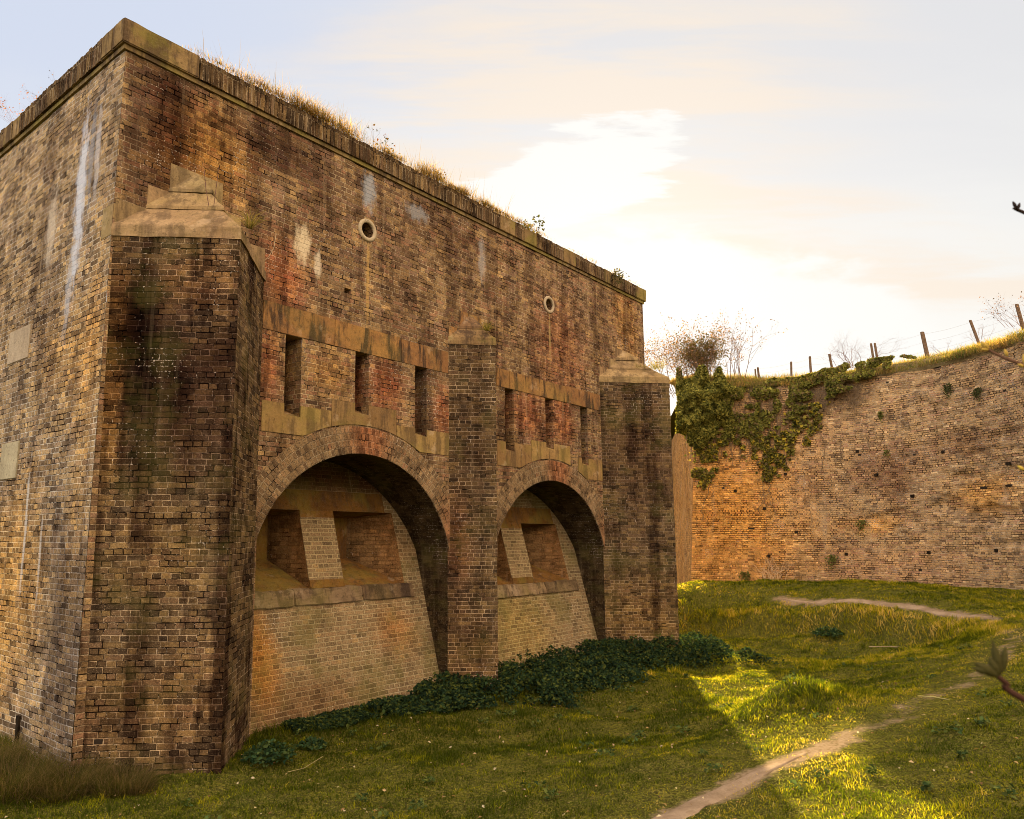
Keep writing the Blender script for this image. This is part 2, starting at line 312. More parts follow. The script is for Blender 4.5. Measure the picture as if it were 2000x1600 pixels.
M_piermid = brick('middle buttress brick', 'pier', soot=.55, lime=.4, dark_joint=.20, mortar=(.52, .39, .25), wear=.4, seed=3.0, moss=.2, fade=.25,
    washes=[((.5, 4.5), (.6, 1.5), DK, .5), ((.2, 2.8), (.3, 1.2), RED, .5), ((.4, .6), (.8, .8), (1.3, 1.1, .9), .6)])
M_pierfar = brick('far buttress brick', 'pier', soot=.8, lime=.45, dark_joint=.30, mortar=(.40, .30, .20), wear=.5, seed=4.0, moss=.25, fade=.15,
    washes=[((1.0, 4.8), (1.2, 1.6), (.6, .52, .5), .8), ((1.0, .9), (1.3, 1.2), (1.5, 1.35, .95), .8)])
M_recess = brick('sloping apron brick', 'recess', soot=.10, lime=.25, dark_joint=-.3, grime=.35, dirty=.15, mortar=(.46, .37, .22), wear=.35, seed=5.0, moss=.40, joint=.013, fade=.5,
    washes=[((2.75, 1.0), (.35, .9), (1.5, .95, .38), .85), ((5.6, 1.2), (.6, .5), (1.3, .85, .5), .8), ((3.4, .2), (1.6, .45), (.62, .5, .42), .8), ((5.3, 2.6), (1.0, .6), (.8, .5, .3), .8), ((5.1, 3.9), (3, .35), (.30, .16, .12), .9), ((9.2, .9), (1.3, 1.0), (1.15, 1.12, .72), .8)])
M_pillar = brick('embrasure pillar brick', 'recess', soot=0, lime=.1, dark_joint=-.6, grime=.15, dirty=0, mortar=(.44, .34, .19), wear=.1, seed=6.0, joint=.015, fade=.1, moss=.15)
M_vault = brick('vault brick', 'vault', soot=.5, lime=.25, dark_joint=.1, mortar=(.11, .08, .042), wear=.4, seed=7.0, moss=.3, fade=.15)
M_cheek = brick('embrasure cheek brick', 'recess', soot=.4, lime=.3, grime=.6, dark_joint=.1, mortar=(.30, .20, .10), wear=.4, seed=12.0, moss=.1, washes=[((-1.6, 2.7), (4, 3), (.95, .60, .34), 1.0)])
M_ring = brick('arch ring brick', 'ring', H=.115, Lb=.078, joint=.012, bond='run', soot=.3, lime=.1, dark_joint=.25, wear=.35, seed=8.0, fade=.2, washes=[((3.6, .3), (.5, .6), RED, .8), ((.9, .3), (.6, .6), RED, .55)])
M_copb = brick('coping brick', 'pier', H=.36, Lb=.079, joint=.012, bond='run', soot=.6, lime=.15, dark_joint=.4, wear=.5, seed=9.0, fade=.35)
M_ditch = brick('ditch wall brick', 'ditch', soot=.20, grime=.42, dirty=.4, lime=.55, dark_joint=.50, mortar=(.62, .48, .31), wear=.85, seed=10.0, streak=(.5, .16), bump=2.2, joint=.014, hue=.45, fade=.5, moss=.06,
    washes=[((1.5, 3.5), (3.2, 4.5), (1.5, 1.12, .55), .95), ((7.0, 5.2), (1.4, .9), (.60, .52, .54), .8), ((7.4, 4.4), (.5, 1.0), (.55, .47, .47), .7), ((4.6, 4.8), (.9, 1.0), (.66, .58, .56), .7), ((9.8, 5.8), (1.8, .5), (.68, .60, .58), .7),  # first wash paints the warm glow at the corner end into the brick
            ((-62, 4), (40, 14), (.95, .72, .45), 1.0), ((6.6, 3.3), (1.0, .5), YEL, .8), ((10.5, 4.2), (1.4, .7), YEL, .7), ((7.3, 1.9), (2.5, .9), (1.25, 1.1, 1.05), .6)])
M_sand = stone('sandstone', (.20, .140, .070), (.27, .195, .100), dark=.7, green=.45)
M_sandcap = stone('weathered cap stone', (.27, .190, .108), (.34, .25, .150), dark=.5, green=.15)
M_band = stone('sooty lintel stone', (.24, .130, .062), (.34, .19, .080), dark=.95, green=.15, streaky=1.0)
M_sill = stone('sill stone', (.30, .190, .085), (.38, .255, .115), dark=.55, green=.30, spots=.3)
M_conc = stone('recess stone', (.17, .085, .025), (.25, .135, .038), dark=.5, green=.35)
M_ledge = stone('ledge stone', (.23, .165, .100), (.31, .235, .155), dark=.7, green=.25)
M_capdark = stone('dark weathered cap stone', (.20, .125, .070), (.27, .18, .10), dark=.8, green=.35)
M_ledgesoot = stone('sooty broken ledge stone', (.11, .075, .045), (.23, .17, .11), dark=.9, green=.1)
M_ringst = stone('pale ring stone', (.40, .34, .25), (.46, .40, .30), dark=.15)
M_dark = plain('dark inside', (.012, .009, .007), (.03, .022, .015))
M_wood = plain('weathered wood', (.10, .065, .04), (.19, .125, .08), 22, .9)
M_wire = plain('rusty wire', (.10, .07, .05), (.16, .11, .08), 30, .6)
M_soil = plain('soil and dry litter', (.11, .085, .040), (.20, .15, .075), 14, .95, .02)
M_leaf = leafmat('leaves', .8, .30, .04)
M_grass = leafmat('grass blades', .8, .46, .02, 1.35)
M_twig = leafmat('twigs', .8, .05, .1)

# ------------------------------------------------------------------ the brick fort: local frame  X = along the front, Y = into the building, Z = up
BT = .015
A_ = radians(38.6)
fort = empty('brick_fort', (-5.208, 9.265, 0), radians(90-38.6))
setp(fort, 'long brown brick ditch fort with two deep arches, narrow gun slits and three pointed buttresses', 'fort')
LEN, DEEP, HT = 14.47, 12.0, 9.46
def F(s, o, h): return (s, -o, h)                    # o = distance out from the wall face
def face_o(h): return -BT*h
def inside(p, poly):
    x, y = p; c = False; j = len(poly)-1
    for i in range(len(poly)):
        (xi, yi), (xj, yj) = poly[i], poly[j]
        if (yi > y) != (yj > y) and x < (xj-xi)*(y-yi)/(yj-yi)+xi: c = not c
        j = i
    return c
def plate(mb, outline, holes, to3, uvf=lambda s, h: (s, h), flip=False):
    vs = []; es = []
    for lp in [outline]+list(holes):
        b = len(vs); n = len(lp); vs += [Vector(p) for p in lp]; es += [(b+i, b+(i+1) % n) for i in range(n)]
    v2, _, f2, *_ = delaunay_2d_cdt(vs, es, [], 0, 1e-6)
    for f in f2:
        c = (sum(v2[i].x for i in f)/len(f), sum(v2[i].y for i in f)/len(f))
        if not inside(c, outline) or any(inside(c, h) for h in holes): continue
        p = [v2[i] for i in f]
        if flip: p = p[::-1]
        mb.face([to3(q.x, q.y) for q in p], [uvf(q.x, q.y) for q in p])
def slab(name, outline, holes, mat, parent, proud=.014, back=.02, of=face_o, uvf=lambda s, h: (s, h), bevel=0):
    """thin stone let into the wall face: front plate plus its edges"""
    mb = MB(); plate(mb, outline, holes, lambda s, h: F(s, of(h)+proud, h), uvf)
    for lp in [outline]+list(holes):
        for i in range(len(lp)):
            a, b = lp[i], lp[(i+1) % len(lp)]
            mb.face([F(a[0], of(a[1])+proud, a[1]), F(a[0], of(a[1])-back, a[1]), F(b[0], of(b[1])-back, b[1]), F(b[0], of(b[1])+proud, b[1])])
    return mb.build(name, mat, parent, bevel=bevel)

def roughen(o, amp=.012, sc=6, cuts=7):
    bm = bmesh.new(); bm.from_mesh(o.data)
    es = [e for e in bm.edges if e.calc_length() > .12]; bmesh.ops.subdivide_edges(bm, edges=es, cuts=cuts, use_grid_fill=True); bmesh.ops.triangulate(bm, faces=[f for f in bm.faces if len(f.verts) > 4])
    bm.normal_update()
    for v in bm.verts: v.co += v.normal*(noise.noise(v.co*sc)*amp+noise.noise(v.co*sc*3.3)*amp*.5)
    bm.to_mesh(o.data); bm.free(); return o

BAYS = [dict(l=2.38, r=6.49, c=4.40, ch=2.10, R=2.15), dict(l=7.80, r=12.04, c=9.92, ch=1.90, R=2.22)]
def bay_profile(b, g=0.0, n=40, foot=-.5):
    R = b['R']+g; l, r = b['l']-g, b['r']+g
    a0 = math.asin(min(1, (r-b['c'])/R)); a1 = math.asin(min(1, (b['c']-l)/R))
    pts = [(r, foot)]
    for i in range(n+1):
        a = a0+(-a1-a0)*i/n; pts.append((b['c']+R*sin(a), b['ch']+R*cos(a)))
    pts[1] = (r, pts[1][1]); pts[-1] = (l, pts[-1][1])
    pts.append((l, foot)); return pts
SLITS = [(2.93, 4.72), (4.32, 4.93), (5.73, 4.70), (8.36, 4.66), (9.82, 4.84), (11.26, 4.58)]
STOP = 6.0
RINGS = [(4.39, 8.24), (9.88, 8.24)]
def rect(s0, s1, h0, h1): return [(s0, h0), (s1, h0), (s1, h1), (s0, h1)]
def circ(c, r, n=28): return [(c[0]+r*cos(2*pi*i/n), c[1]+r*sin(2*pi*i/n)) for i in range(n)]
slit_holes = [rect(s-.15, s+.15, hb, STOP) for s, hb in SLITS]
# front wall with its openings
outl = [(0, -.5)]
for b in BAYS: outl += bay_profile(b)[::-1]
outl += [(LEN, -.5), (LEN-.03, HT), (BT*HT, HT)]
PUT = [(3.98, 7.02, .07, .045), (6.9, 6.3, .07, .04)]    # empty putlog holes
puth = [rect(s-a, s+a, h-b, h+b) for s, h, a, b in PUT]
mb = MB(); plate(mb, outl, slit_holes+[circ(c, .135) for c in RINGS]+puth, lambda s, h: F(s, face_o(h), h))
for c in RINGS:                                        # drain pipes run back into the wall
    lp = circ(c, .135)
    for i in range(len(lp)):
        a, b = lp[i], lp[(i+1) % len(lp)]; mb.face([F(a[0], face_o(a[1]), a[1]), F(a[0], -.7, a[1]), F(b[0], -.7, b[1]), F(b[0], face_o(b[1]), b[1])][::-1])
    mb.face([F(p[0], -.7, p[1]) for p in lp])
for lp in puth:
    for i in range(4):
        a, b = lp[i], lp[(i+1) % 4]; mb.face([F(a[0], face_o(a[1]), a[1]), F(a[0], -.4, a[1]), F(b[0], -.4, b[1]), F(b[0], face_o(b[1]), b[1])][::-1])
    mb.face([F(p[0], -.4, p[1]) for p in lp])
mb.build('front_wall', M_front, fort)
# gun slits: brick cheeks, sloping stone sill, dark inside
for k, (s, hb) in enumerate(SLITS):
    mb = MB(); x0, x1, dp = s-.15, s+.15, .85
    for x, sg in ((x0, 1), (x1, -1)):
        q = [F(x, face_o(hb)-.001, hb), F(x, -dp, hb+.28), F(x, -dp, STOP), F(x, face_o(STOP)-.001, STOP)]
        mb.face(q if sg < 0 else q[::-1], [(-p[1]*-1+s, p[2]) for p in (q if sg < 0 else q[::-1])], 0)
    mb.face([F(x0, face_o(hb), hb), F(x1, face_o(hb), hb), F(x1, -dp, hb+.28), F(x0, -dp, hb+.28)], None, 1)
    mb.face([F(x0, face_o(STOP), STOP), F(x0, -dp, STOP), F(x1, -dp, STOP), F(x1, face_o(STOP), STOP)], None, 1)
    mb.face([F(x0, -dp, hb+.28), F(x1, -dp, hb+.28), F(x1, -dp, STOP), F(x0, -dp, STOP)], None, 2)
    mb.build('gun_slit', [M_front, M_sill, M_dark], fort)
# side, end and rear walls (the side wall leans back a little like the front)
mb = MB(); FR = [(2.62, 3.35, 5.42, 6.05)]
for i in range(24):
    h0, h1 = -.5+i*(HT+.5)/24, -.5+(i+1)*(HT+.5)/24
    for j in range(24):
        y0, y1 = j*DEEP/24, (j+1)*DEEP/24
        def sp(y, h):
            k = 0 if j == 0 and y == 0 else noise.noise(Vector((y*.8, h*.8, 3)))*.02
            return (BT*h - k*(1 if y > 0 else 0), y - (0 if y > 0 else -BT*h), h)
        mb.face([sp(y0, h0), sp(y0, h1), sp(y1, h1), sp(y1, h0)], [(y0, h0), (y0, h1), (y1, h1), (y1, h0)])
mb.build('side_wall', M_side, fort)
mb = MB(); mb.face([(LEN, 0, -.5), (LEN, DEEP, -.5), (LEN-.03, DEEP, HT), (LEN-.03, BT*HT, HT)])
mb.face([(LEN, DEEP, -.5), (0, DEEP, -.5), (BT*HT, DEEP, HT), (LEN-.03, DEEP, HT)]); mb.build('rear_wall', M_side, fort)
# weep slot and stone frame in the side wall
mb = MB(); mb.box((-.02+.0, 1.63, .12), (.03, 1.71, .50)); mb.build('weep_slot', M_dark, fort)
def side_slab(name, y0, y1, h0, h1, mat, proud=.015):
    mb = MB()
    a = [(BT*h-proud, y, h) for y, h in ((y0, h0), (y0, h1), (y1, h1), (y1, h0))]; b = [(p[0]+.05, p[1], p[2]) for p in a]
    mb.face(a)
    for i in range(4): mb.face([a[i], b[i], b[(i+1) % 4], a[(i+1) % 4]])
    return mb.build(name, mat, fort, bevel=.006)
side_slab('corner_stone', .105, .42, 6.76, 7.20, M_sandcap, .004)
side_slab('window_frame', 2.60, 3.45, 5.50, 6.02, M_ringst); side_slab('window_frame', 2.62, 3.3, 3.7, 4.25, M_ringst)
# roof earth
mb = MB(); N = 26
def roofz(x, y):
    e = min(x, y, LEN-x, DEEP-y); return 9.66 + .30*min(1, max(0, e-.25)/1.2) + .08*noise.noise(Vector((x*.9, y*.9, 0)))*min(1, max(e, 0))
for i in range(N):
    for j in range(N):
        xs = [.2+(LEN-.45)*i/N, .2+(LEN-.45)*(i+1)/N]; ys = [.2+(DEEP-.4)*j/N, .2+(DEEP-.4)*(j+1)/N]
        mb.face([(x, y, roofz(x, y)) for x, y in ((xs[0], ys[0]), (xs[1], ys[0]), (xs[1], ys[1]), (xs[0], ys[1]))])
mb.build('earth_roof', M_soil, fort, smooth=True)
# thin oversailing course and the coping of bricks on end, with stone blocks at the corners
mb = MB(); fo = BT*HT
mb.box((fo-.035, fo-.035, HT-.07), (LEN+.0, fo+.25, HT-.004)); mb.box((fo-.035, fo+.26, HT-.07), (fo+.25, DEEP, HT-.004))
mb.box((LEN-.2, fo+.26, HT-.07), (LEN+.0, DEEP, HT-.004)); mb.build('drip_course', M_sand, fort)
cop = MB(); stones = MB(); ov = .075
def cop_flush(force=False):
    global cop, stones
    if cop.f: cop.build('coping', M_copb, fort); cop = MB()
    if stones.f: stones.build('coping_stone', M_sand, fort, bevel=.008); stones = MB()
def cop_run(a, b, along):
    p = a
    while p < b-.02:
        if random.random() < .04: w = random.uniform(.3, .6); blk = True
        else: w = .078; blk = False
        w = min(w, b-p); z1 = HT+.335+random.uniform(-.014, .008) + (.0 if blk else .008*sin(p*3)); f = fo-ov+random.uniform(-.006, .006)
        if blk: cop_flush()
        t_ = (stones if blk else cop)
        if along == 'x': t_.box((p+.003, f, HT), (p+w-.003, fo+.26, z1), .002)
        elif along == 'y': t_.box((f, p+.003, HT), (fo+.26, p+w-.003, z1), .002)
        else: t_.box((LEN-.24, p+.003, HT), (LEN+.05+random.uniform(-.004, .004), p+w-.003, z1), .002)
        p += w
        if blk: cop_flush()
    cop_flush()
cop_run(1.02+fo, LEN-.55, 'x'); cop_run(.62+fo, DEEP, 'y'); cop_run(.3, DEEP, 'z')
for lo, hi in (((fo-ov-.004, fo-ov-.004, HT), (1.0+fo, fo+.26, HT+.345)), ((fo-ov-.004, fo+.262, HT), (fo+.26, .60+fo, HT+.345)), ((LEN-.53, fo-ov-.004, HT), (LEN+.055, fo+.26, HT+.345))):
    stones.box(lo, hi); roughen(stones.build('coping_stone', M_sand, fort, bevel=.014), .010, 5, 6); stones = MB()
for c in RINGS:
    mb = MB(); n = 36
    prof = [(.135, -.02), (.135, .020), (.15, .034), (.185, .034), (.205, .018), (.205, -.02)]
    for i in range(n):
        a, b = 2*pi*i/n, 2*pi*(i+1)/n
        for (r0, o0), (r1, o1) in zip(prof, prof[1:]):
            mb.face([F(c[0]+r*cos(q), face_o(c[1])+o, c[1]+r*sin(q)) for r, o, q in ((r0, o0, a), (r0, o0, b), (r1, o1, b), (r1, o1, a))])
    mb.build('drain_ring', M_ringst, fort, smooth=True)

# lintel bands over the slits, in separate long stones
for s0, s1, h0, h1, seg in ((2.36, 6.46, 6.005, 6.465, (3.72, 5.22)), (7.92, 12.02, 6.005, 6.42, (8.36, 9.20, 10.50))):
    ed = [s0]+list(seg)+[s1]
    for a, b in zip(ed, ed[1:]): slab('lintel_stone', rect(a+.004, b-.004, h0, h1-random.uniform(0, .03)), [], M_band, fort, bevel=.004)
# sill stones, cut round the slits and fitted over the arch rings
def over_ring(b, s, gap=.48): 
    R = b['R']+gap; return b['ch']+sqrt(max(0, R*R-(s-b['c'])**2))
def sill(b, s0, s1, h0, top, slit, tops=None):
    lo = []
    n = 14
    for i in range(n+1):
        s = s0+(s1-s0)*i/n; lo.append((s, max(h0, over_ring(b, s)+.012)))
    pts = lo + [(s1, top), (s0, top)]
    if slit is not None:
        c, hb = slit; pts = lo + [(s1, top), (c+.15, top), (c+.15, hb), (c-.15, hb), (c-.15, top), (s0, top)]
    slab('sill_stone', pts, [], M_sill, fort, bevel=0)
b1, b2 = BAYS
sill(b1, 2.39, 3.68, 4.43, 4.90, SLITS[0]); sill(b1, 3.69, 5.11, 4.5, 5.10, SLITS[1]); sill(b1, 5.12, 6.48, 4.40, 4.83, SLITS[2])
sill(b2, 7.93, 9.10, 4.33, 4.84, SLITS[3]); sill(b2, 9.11, 10.62, 4.4, 4.97, SLITS[4]); sill(b2, 10.95, 12.03, 4.24, 4.74, SLITS[5])
# arches: ring, vault, apron with embrasures
for bi, b in enumerate(BAYS):
    mb = MB(); n = 72; g = .46
    a0 = math.asin(min(1, (b['r']-b['c']+.12)/b['R'])); a1 = -math.asin(min(1, (b['c']-b['l']+.12)/b['R']))
    for i in range(n):
        t0, t1 = a0+(a1-a0)*i/n, a0+(a1-a0)*(i+1)/n
        for (r0, r1) in ((0, g/4), (g/4, g/2), (g/2, g*.75), (g*.75, g)):
            q = [(b['c']+(b['R']+r)*sin(a), b['ch']+(b['R']+r)*cos(a), a, r) for a, r in ((t0, r0), (t0, r1), (t1, r1), (t1, r0))]
            mb.face([F(x, face_o(z)+.010+.004*noise.noise(Vector((a*7, r*9, bi))), z) for x, z, a, r in q], [((a0-a)*(b['R']+.2), r) for x, z, a, r in q])
        for r, fl in ((0, True), (g, False)):
            q = [(b['c']+(b['R']+r)*sin(a), b['ch']+(b['R']+r)*cos(a)) for a in (t0, t1)]
            pp = [F(q[0][0], face_o(q[0][1])+.010, q[0][1]), F(q[0][0], face_o(q[0][1])-.03, q[0][1]), F(q[1][0], face_o(q[1][1])-.03, q[1][1]), F(q[1][0], face_o(q[1][1])+.010, q[1][1])]
            mb.face(pp if fl else pp[::-1])
    mb.build('arch_ring', M_ring, fort)
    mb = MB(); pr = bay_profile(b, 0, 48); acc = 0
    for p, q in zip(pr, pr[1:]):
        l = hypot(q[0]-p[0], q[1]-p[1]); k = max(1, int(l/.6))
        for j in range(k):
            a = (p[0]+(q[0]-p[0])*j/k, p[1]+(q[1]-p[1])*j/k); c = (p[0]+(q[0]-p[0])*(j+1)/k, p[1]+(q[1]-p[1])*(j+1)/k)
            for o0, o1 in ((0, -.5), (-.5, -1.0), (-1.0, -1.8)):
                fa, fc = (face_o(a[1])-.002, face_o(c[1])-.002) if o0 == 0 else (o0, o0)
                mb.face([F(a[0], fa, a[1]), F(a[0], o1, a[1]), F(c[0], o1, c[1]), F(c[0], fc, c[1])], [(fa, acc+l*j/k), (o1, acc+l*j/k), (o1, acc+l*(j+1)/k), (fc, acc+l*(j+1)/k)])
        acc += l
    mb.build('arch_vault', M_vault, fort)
    P = lambda h: -(.16+.30*h)
    pc = 4.25 if bi == 0 else 9.66; hw = .36 if bi == 0 else .39
    hb, ht, lt = (1.98, 3.31, 3.67) if bi == 0 else (1.80, 3.17, 3.55)
    lb = hb-.25
    em = [dict(o=(pc-hw-1.42, pc-hw), i=(pc-hw-1.02, pc-hw-.16)), dict(o=(pc+hw, pc+hw+1.42), i=(pc+hw+.16, pc+hw+.86))]
    holes = [rect(e['o'][0], e['o'][1], hb, ht) for e in em]
    outl = bay_profile(b, .03, 40)[::-1]
    for hl in holes:   # keep the openings inside the arch outline
        pass
    mb = MB(); plate(mb, outl, holes, lambda s, h: F(s, P(h), h)); mb.build('apron_wall', M_recess, fort)
    for k, e in enumerate(em):
        mb = MB(); (a0_, a1_), (i0, i1) = e['o'], e['i']; dp = 1.05
        ob = P(hb)-dp; hbi = hb+.48; hti = ht-.10; ot = ob
        O = [F(a0_, P(hb), hb), F(a1_, P(hb), hb), F(a1_, P(ht), ht), F(a0_, P(ht), ht)]
        I = [F(i0, ob, hbi), F(i1, ob, hbi), F(i1, ot, hti), F(i0, ot, hti)]
        mb.face([O[0], O[1], I[1], I[0]], None, 1)          # sloping sill
        mb.face([O[1], O[2], I[2], I[1]], [(O[1][1], O[1][2]), (O[2][1], O[2][2]), (I[2][1], I[2][2]), (I[1][1], I[1][2])], 0)
        mb.face([O[3], O[0], I[0], I[3]], [(O[3][1], O[3][2]), (O[0][1], O[0][2]), (I[0][1], I[0][2]), (I[3][1], I[3][2])], 0)
        mb.face([O[2], O[3], I[3], I[2]], None, 1)
        cx = (i0+i1)/2-.05; zz = (hbi+hti)/2
        plate(mb, [(i0, hbi), (i1, hbi), (i1, hti), (i0, hti)], [rect(cx-.13, cx+.17, zz-.01, zz+.10)], lambda s, h: F(s, ob, h))
        for f_ in range(len(mb.mi)-1, 3, -1): mb.mi[f_] = 1
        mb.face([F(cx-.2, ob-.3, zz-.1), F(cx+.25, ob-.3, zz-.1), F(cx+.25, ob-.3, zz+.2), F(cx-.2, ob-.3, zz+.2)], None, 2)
        for (x0, x1) in ((cx-.13, cx-.13), (cx+.17, cx+.17)): mb.face([F(x0, ob, zz-.01), F(x0, ob-.3, zz-.01), F(x0, ob-.3, zz+.10), F(x0, ob, zz+.10)], None, 1)
        for z_ in (zz-.01, zz+.10): mb.face([F(cx-.13, ob, z_), F(cx+.17, ob, z_), F(cx+.17, ob-.3, z_), F(cx-.13, ob-.3, z_)], None, 1)
        roughen(mb.build('embrasure', [M_cheek, M_conc, M_dark], fort), .016, 4, 5)
    # stones of the recess: ledge in three blocks, lintel, pillar
    pf = bay_profile(b, .02, 40)
    def lim(h):  # half-width limits of the opening at a height
        if h < b['ch']+.6: return b['l']+.005, b['r']-.005
        w = sqrt(max(0, b['R']**2-(h-b['ch'])**2)); return max(b['l'], b['c']-w), min(b['r'], b['c']+w)
    l0, r0 = lim(lb); cuts = [l0, l0+1.15, pc+hw+.35, r0-.28]
    for x0, x1 in zip(cuts, cuts[1:]):
        mb = MB(); zt = hb+.004; zo = .035
        a = [F(x0+.003, P(lb)+zo, lb), F(x1-.003, P(lb)+zo, lb), F(x1-.003, P(hb)+zo, zt), F(x0+.003, P(hb)+zo, zt)]
        c = [F(x0+.003, P(lb)-.05, lb), F(x1-.003, P(lb)-.05, lb), F(x1-.003, P(hb)-.05, zt+.015), F(x0+.003, P(hb)-.05, zt+.015)]
        mb.face(a); mb.face([a[0], c[0], c[1], a[1]]); mb.face([a[3], a[2], c[2], c[3]]); mb.face([a[0], a[3], c[3], c[0]]); mb.face([a[1], c[1], c[2], a[2]])
        roughen(mb.build('ledge_stone', M_ledge if x1 < r0-.5 else M_ledgesoot, fort, bevel=.012), .024, 6, 6)
    l1, r1 = lim(lt); slab('recess_lintel', [(l1+.02, ht+.003), (r1-.02, ht+.003), (r1-.02, lt), (l1+.02, lt)], [], M_conc, fort, .012, .02, P)
    slab('pillar', rect(pc-hw+.002, pc+hw-.002, hb+.15, ht-.12), [], M_pillar, fort, .008, .02, P)
    slab('pillar_stone', rect(pc-hw, pc+hw, hb+.012, hb+.148), [], M_conc, fort, .016, .02, P, bevel=.004)
    slab('pillar_stone', rect(pc-hw, pc+hw, ht-.118, ht), [], M_conc, fort, .016, .02, P, bevel=.004)

# pointed buttresses with stepped stone caps
def buttress(s0, s1, m, o, top, mat, tiers, name='buttress'):
    e = empty(name, F(m, 0, 0), 0, fort)
    mb = MB(); rows = int((top+.5)/.15); L0 = hypot(m-s0, o); L1 = hypot(s1-m, o)
    def jit(k, r, a): return a*noise.noise(Vector((k*9.1, r*1.7, m)))
    def P(k, r):   # k: -1 root left, 0 apex, 1 root right
        h = -.5+(top+.5)*r/rows
        if k == -1: return Vector(F(s0-m, face_o(h)-.02, h))
        if k == 1: return Vector(F(s1-m, face_o(h)-.02, h))
        return Vector(F(jit(3, r, .014), o+face_o(h)+jit(5, r, .016), h))
    for r in range(rows):
        for (ka, kb, L, u0) in ((-1, 0, L0, 0.0), (0, 1, L1, 5.0)):
            nc = 6
            for c in range(nc):
                def Q(cc, rr):
                    p = P(ka, rr).lerp(P(kb, rr), cc/nc)
                    if 0 < cc < nc:
                        d_ = noise.noise(Vector((cc*2.1+u0, rr*.33, m)))*.018
                        p += Vector((-1 if ka == -1 else 1, -1, 0)).normalized()*d_
                    return p
                us = (u0+L*c/nc, u0+L*(c+1)/nc); hs = (-.5+(top+.5)*r/rows, -.5+(top+.5)*(r+1)/rows)
                mb.face([Q(c, r), Q(c+1, r), Q(c+1, r+1), Q(c, r+1)], [(us[0], hs[0]), (us[1], hs[0]), (us[1], hs[1]), (us[0], hs[1])])
    mb.build('shaft', mat, e)
    base = top
    for (f0, hb_, lip, f1, ht_) in tiers:
        cap = MB()
        def tri(f, h, ex=0.0): return [F((s0-m)*f-ex, face_o(h), h), F(0, o*f+face_o(h)+ex*1.2, h), F((s1-m)*f+ex, face_o(h), h)]
        lv = [tri(f0, hb_, .012), tri(f0, hb_+lip, .012), tri(max(f1, .001), ht_)]
        for A, B in zip(lv, lv[1:]):
            for i in (0, 1): cap.face([A[i], A[i+1], B[i+1], B[i]])
        cap.face(lv[0]); cap.face(lv[-1][::-1])
        roughen(cap.build('cap_stone', M_sandcap if mat is not M_piermid else M_capdark, e, bevel=.008))
    for (f0, hb_, lip, f1, ht_) in tiers:     # stones of the same courses let into the wall beside the cap
        for sg in (-1, 1):
            x0 = (s0-m if sg < 0 else m-s1)*(1.0 if f0 < .99 else .985)*f0; x1 = x0*max(f1, .0)/f0 if f0 else 0
            mbx = MB(); w0, w1 = (x0, x1*.9) if sg < 0 else (-x1*.9, -x0)
            if w0 > w1: w0, w1 = w1, w0
            if sg > 0 and s1 > LEN-.1: continue
            if abs(w1-w0) < .05: w0, w1 = min(w0, 0), max(w1, 0)
            a = [F(w0+.002, face_o(hb_)+.006, hb_+.003), F(w1, face_o(hb_)+.006, hb_+.003), F(w1, face_o(ht_)+.006, ht_-.003), F(w0+.002, face_o(ht_)+.006, ht_-.003)]
            c = [(p[0], p[1]+.02, p[2]) for p in a]
            mbx.face(a)
            for i in range(4): mbx.face([a[i], c[i], c[(i+1) % 4], a[(i+1) % 4]])
            mbx.build('wall_stone', M_sandcap if mat is not M_piermid else M_band, e)
    return e
TC = [(1.0, 6.75, .16, .62, 7.27), (.62, 7.275, .045, .34, 7.62), (.35, 7.625, .045, .0, 8.05)]
buttress(.11, 2.38, 1.22, 1.20, 6.75, M_pier, TC)
buttress(6.47, 7.80, 7.12, .66, 6.60, M_piermid, [(1.0, 6.60, .14, .52, 6.98), (.5, 6.985, .05, .0, 7.36)])
buttress(12.02, LEN-.01, 13.28, 1.30, 6.75, M_pierfar, [(1.0, 6.75, .15, .66, 7.16), (.60, 7.165, .05, .32, 7.47), (.34, 7.475, .05, .0, 7.82)])

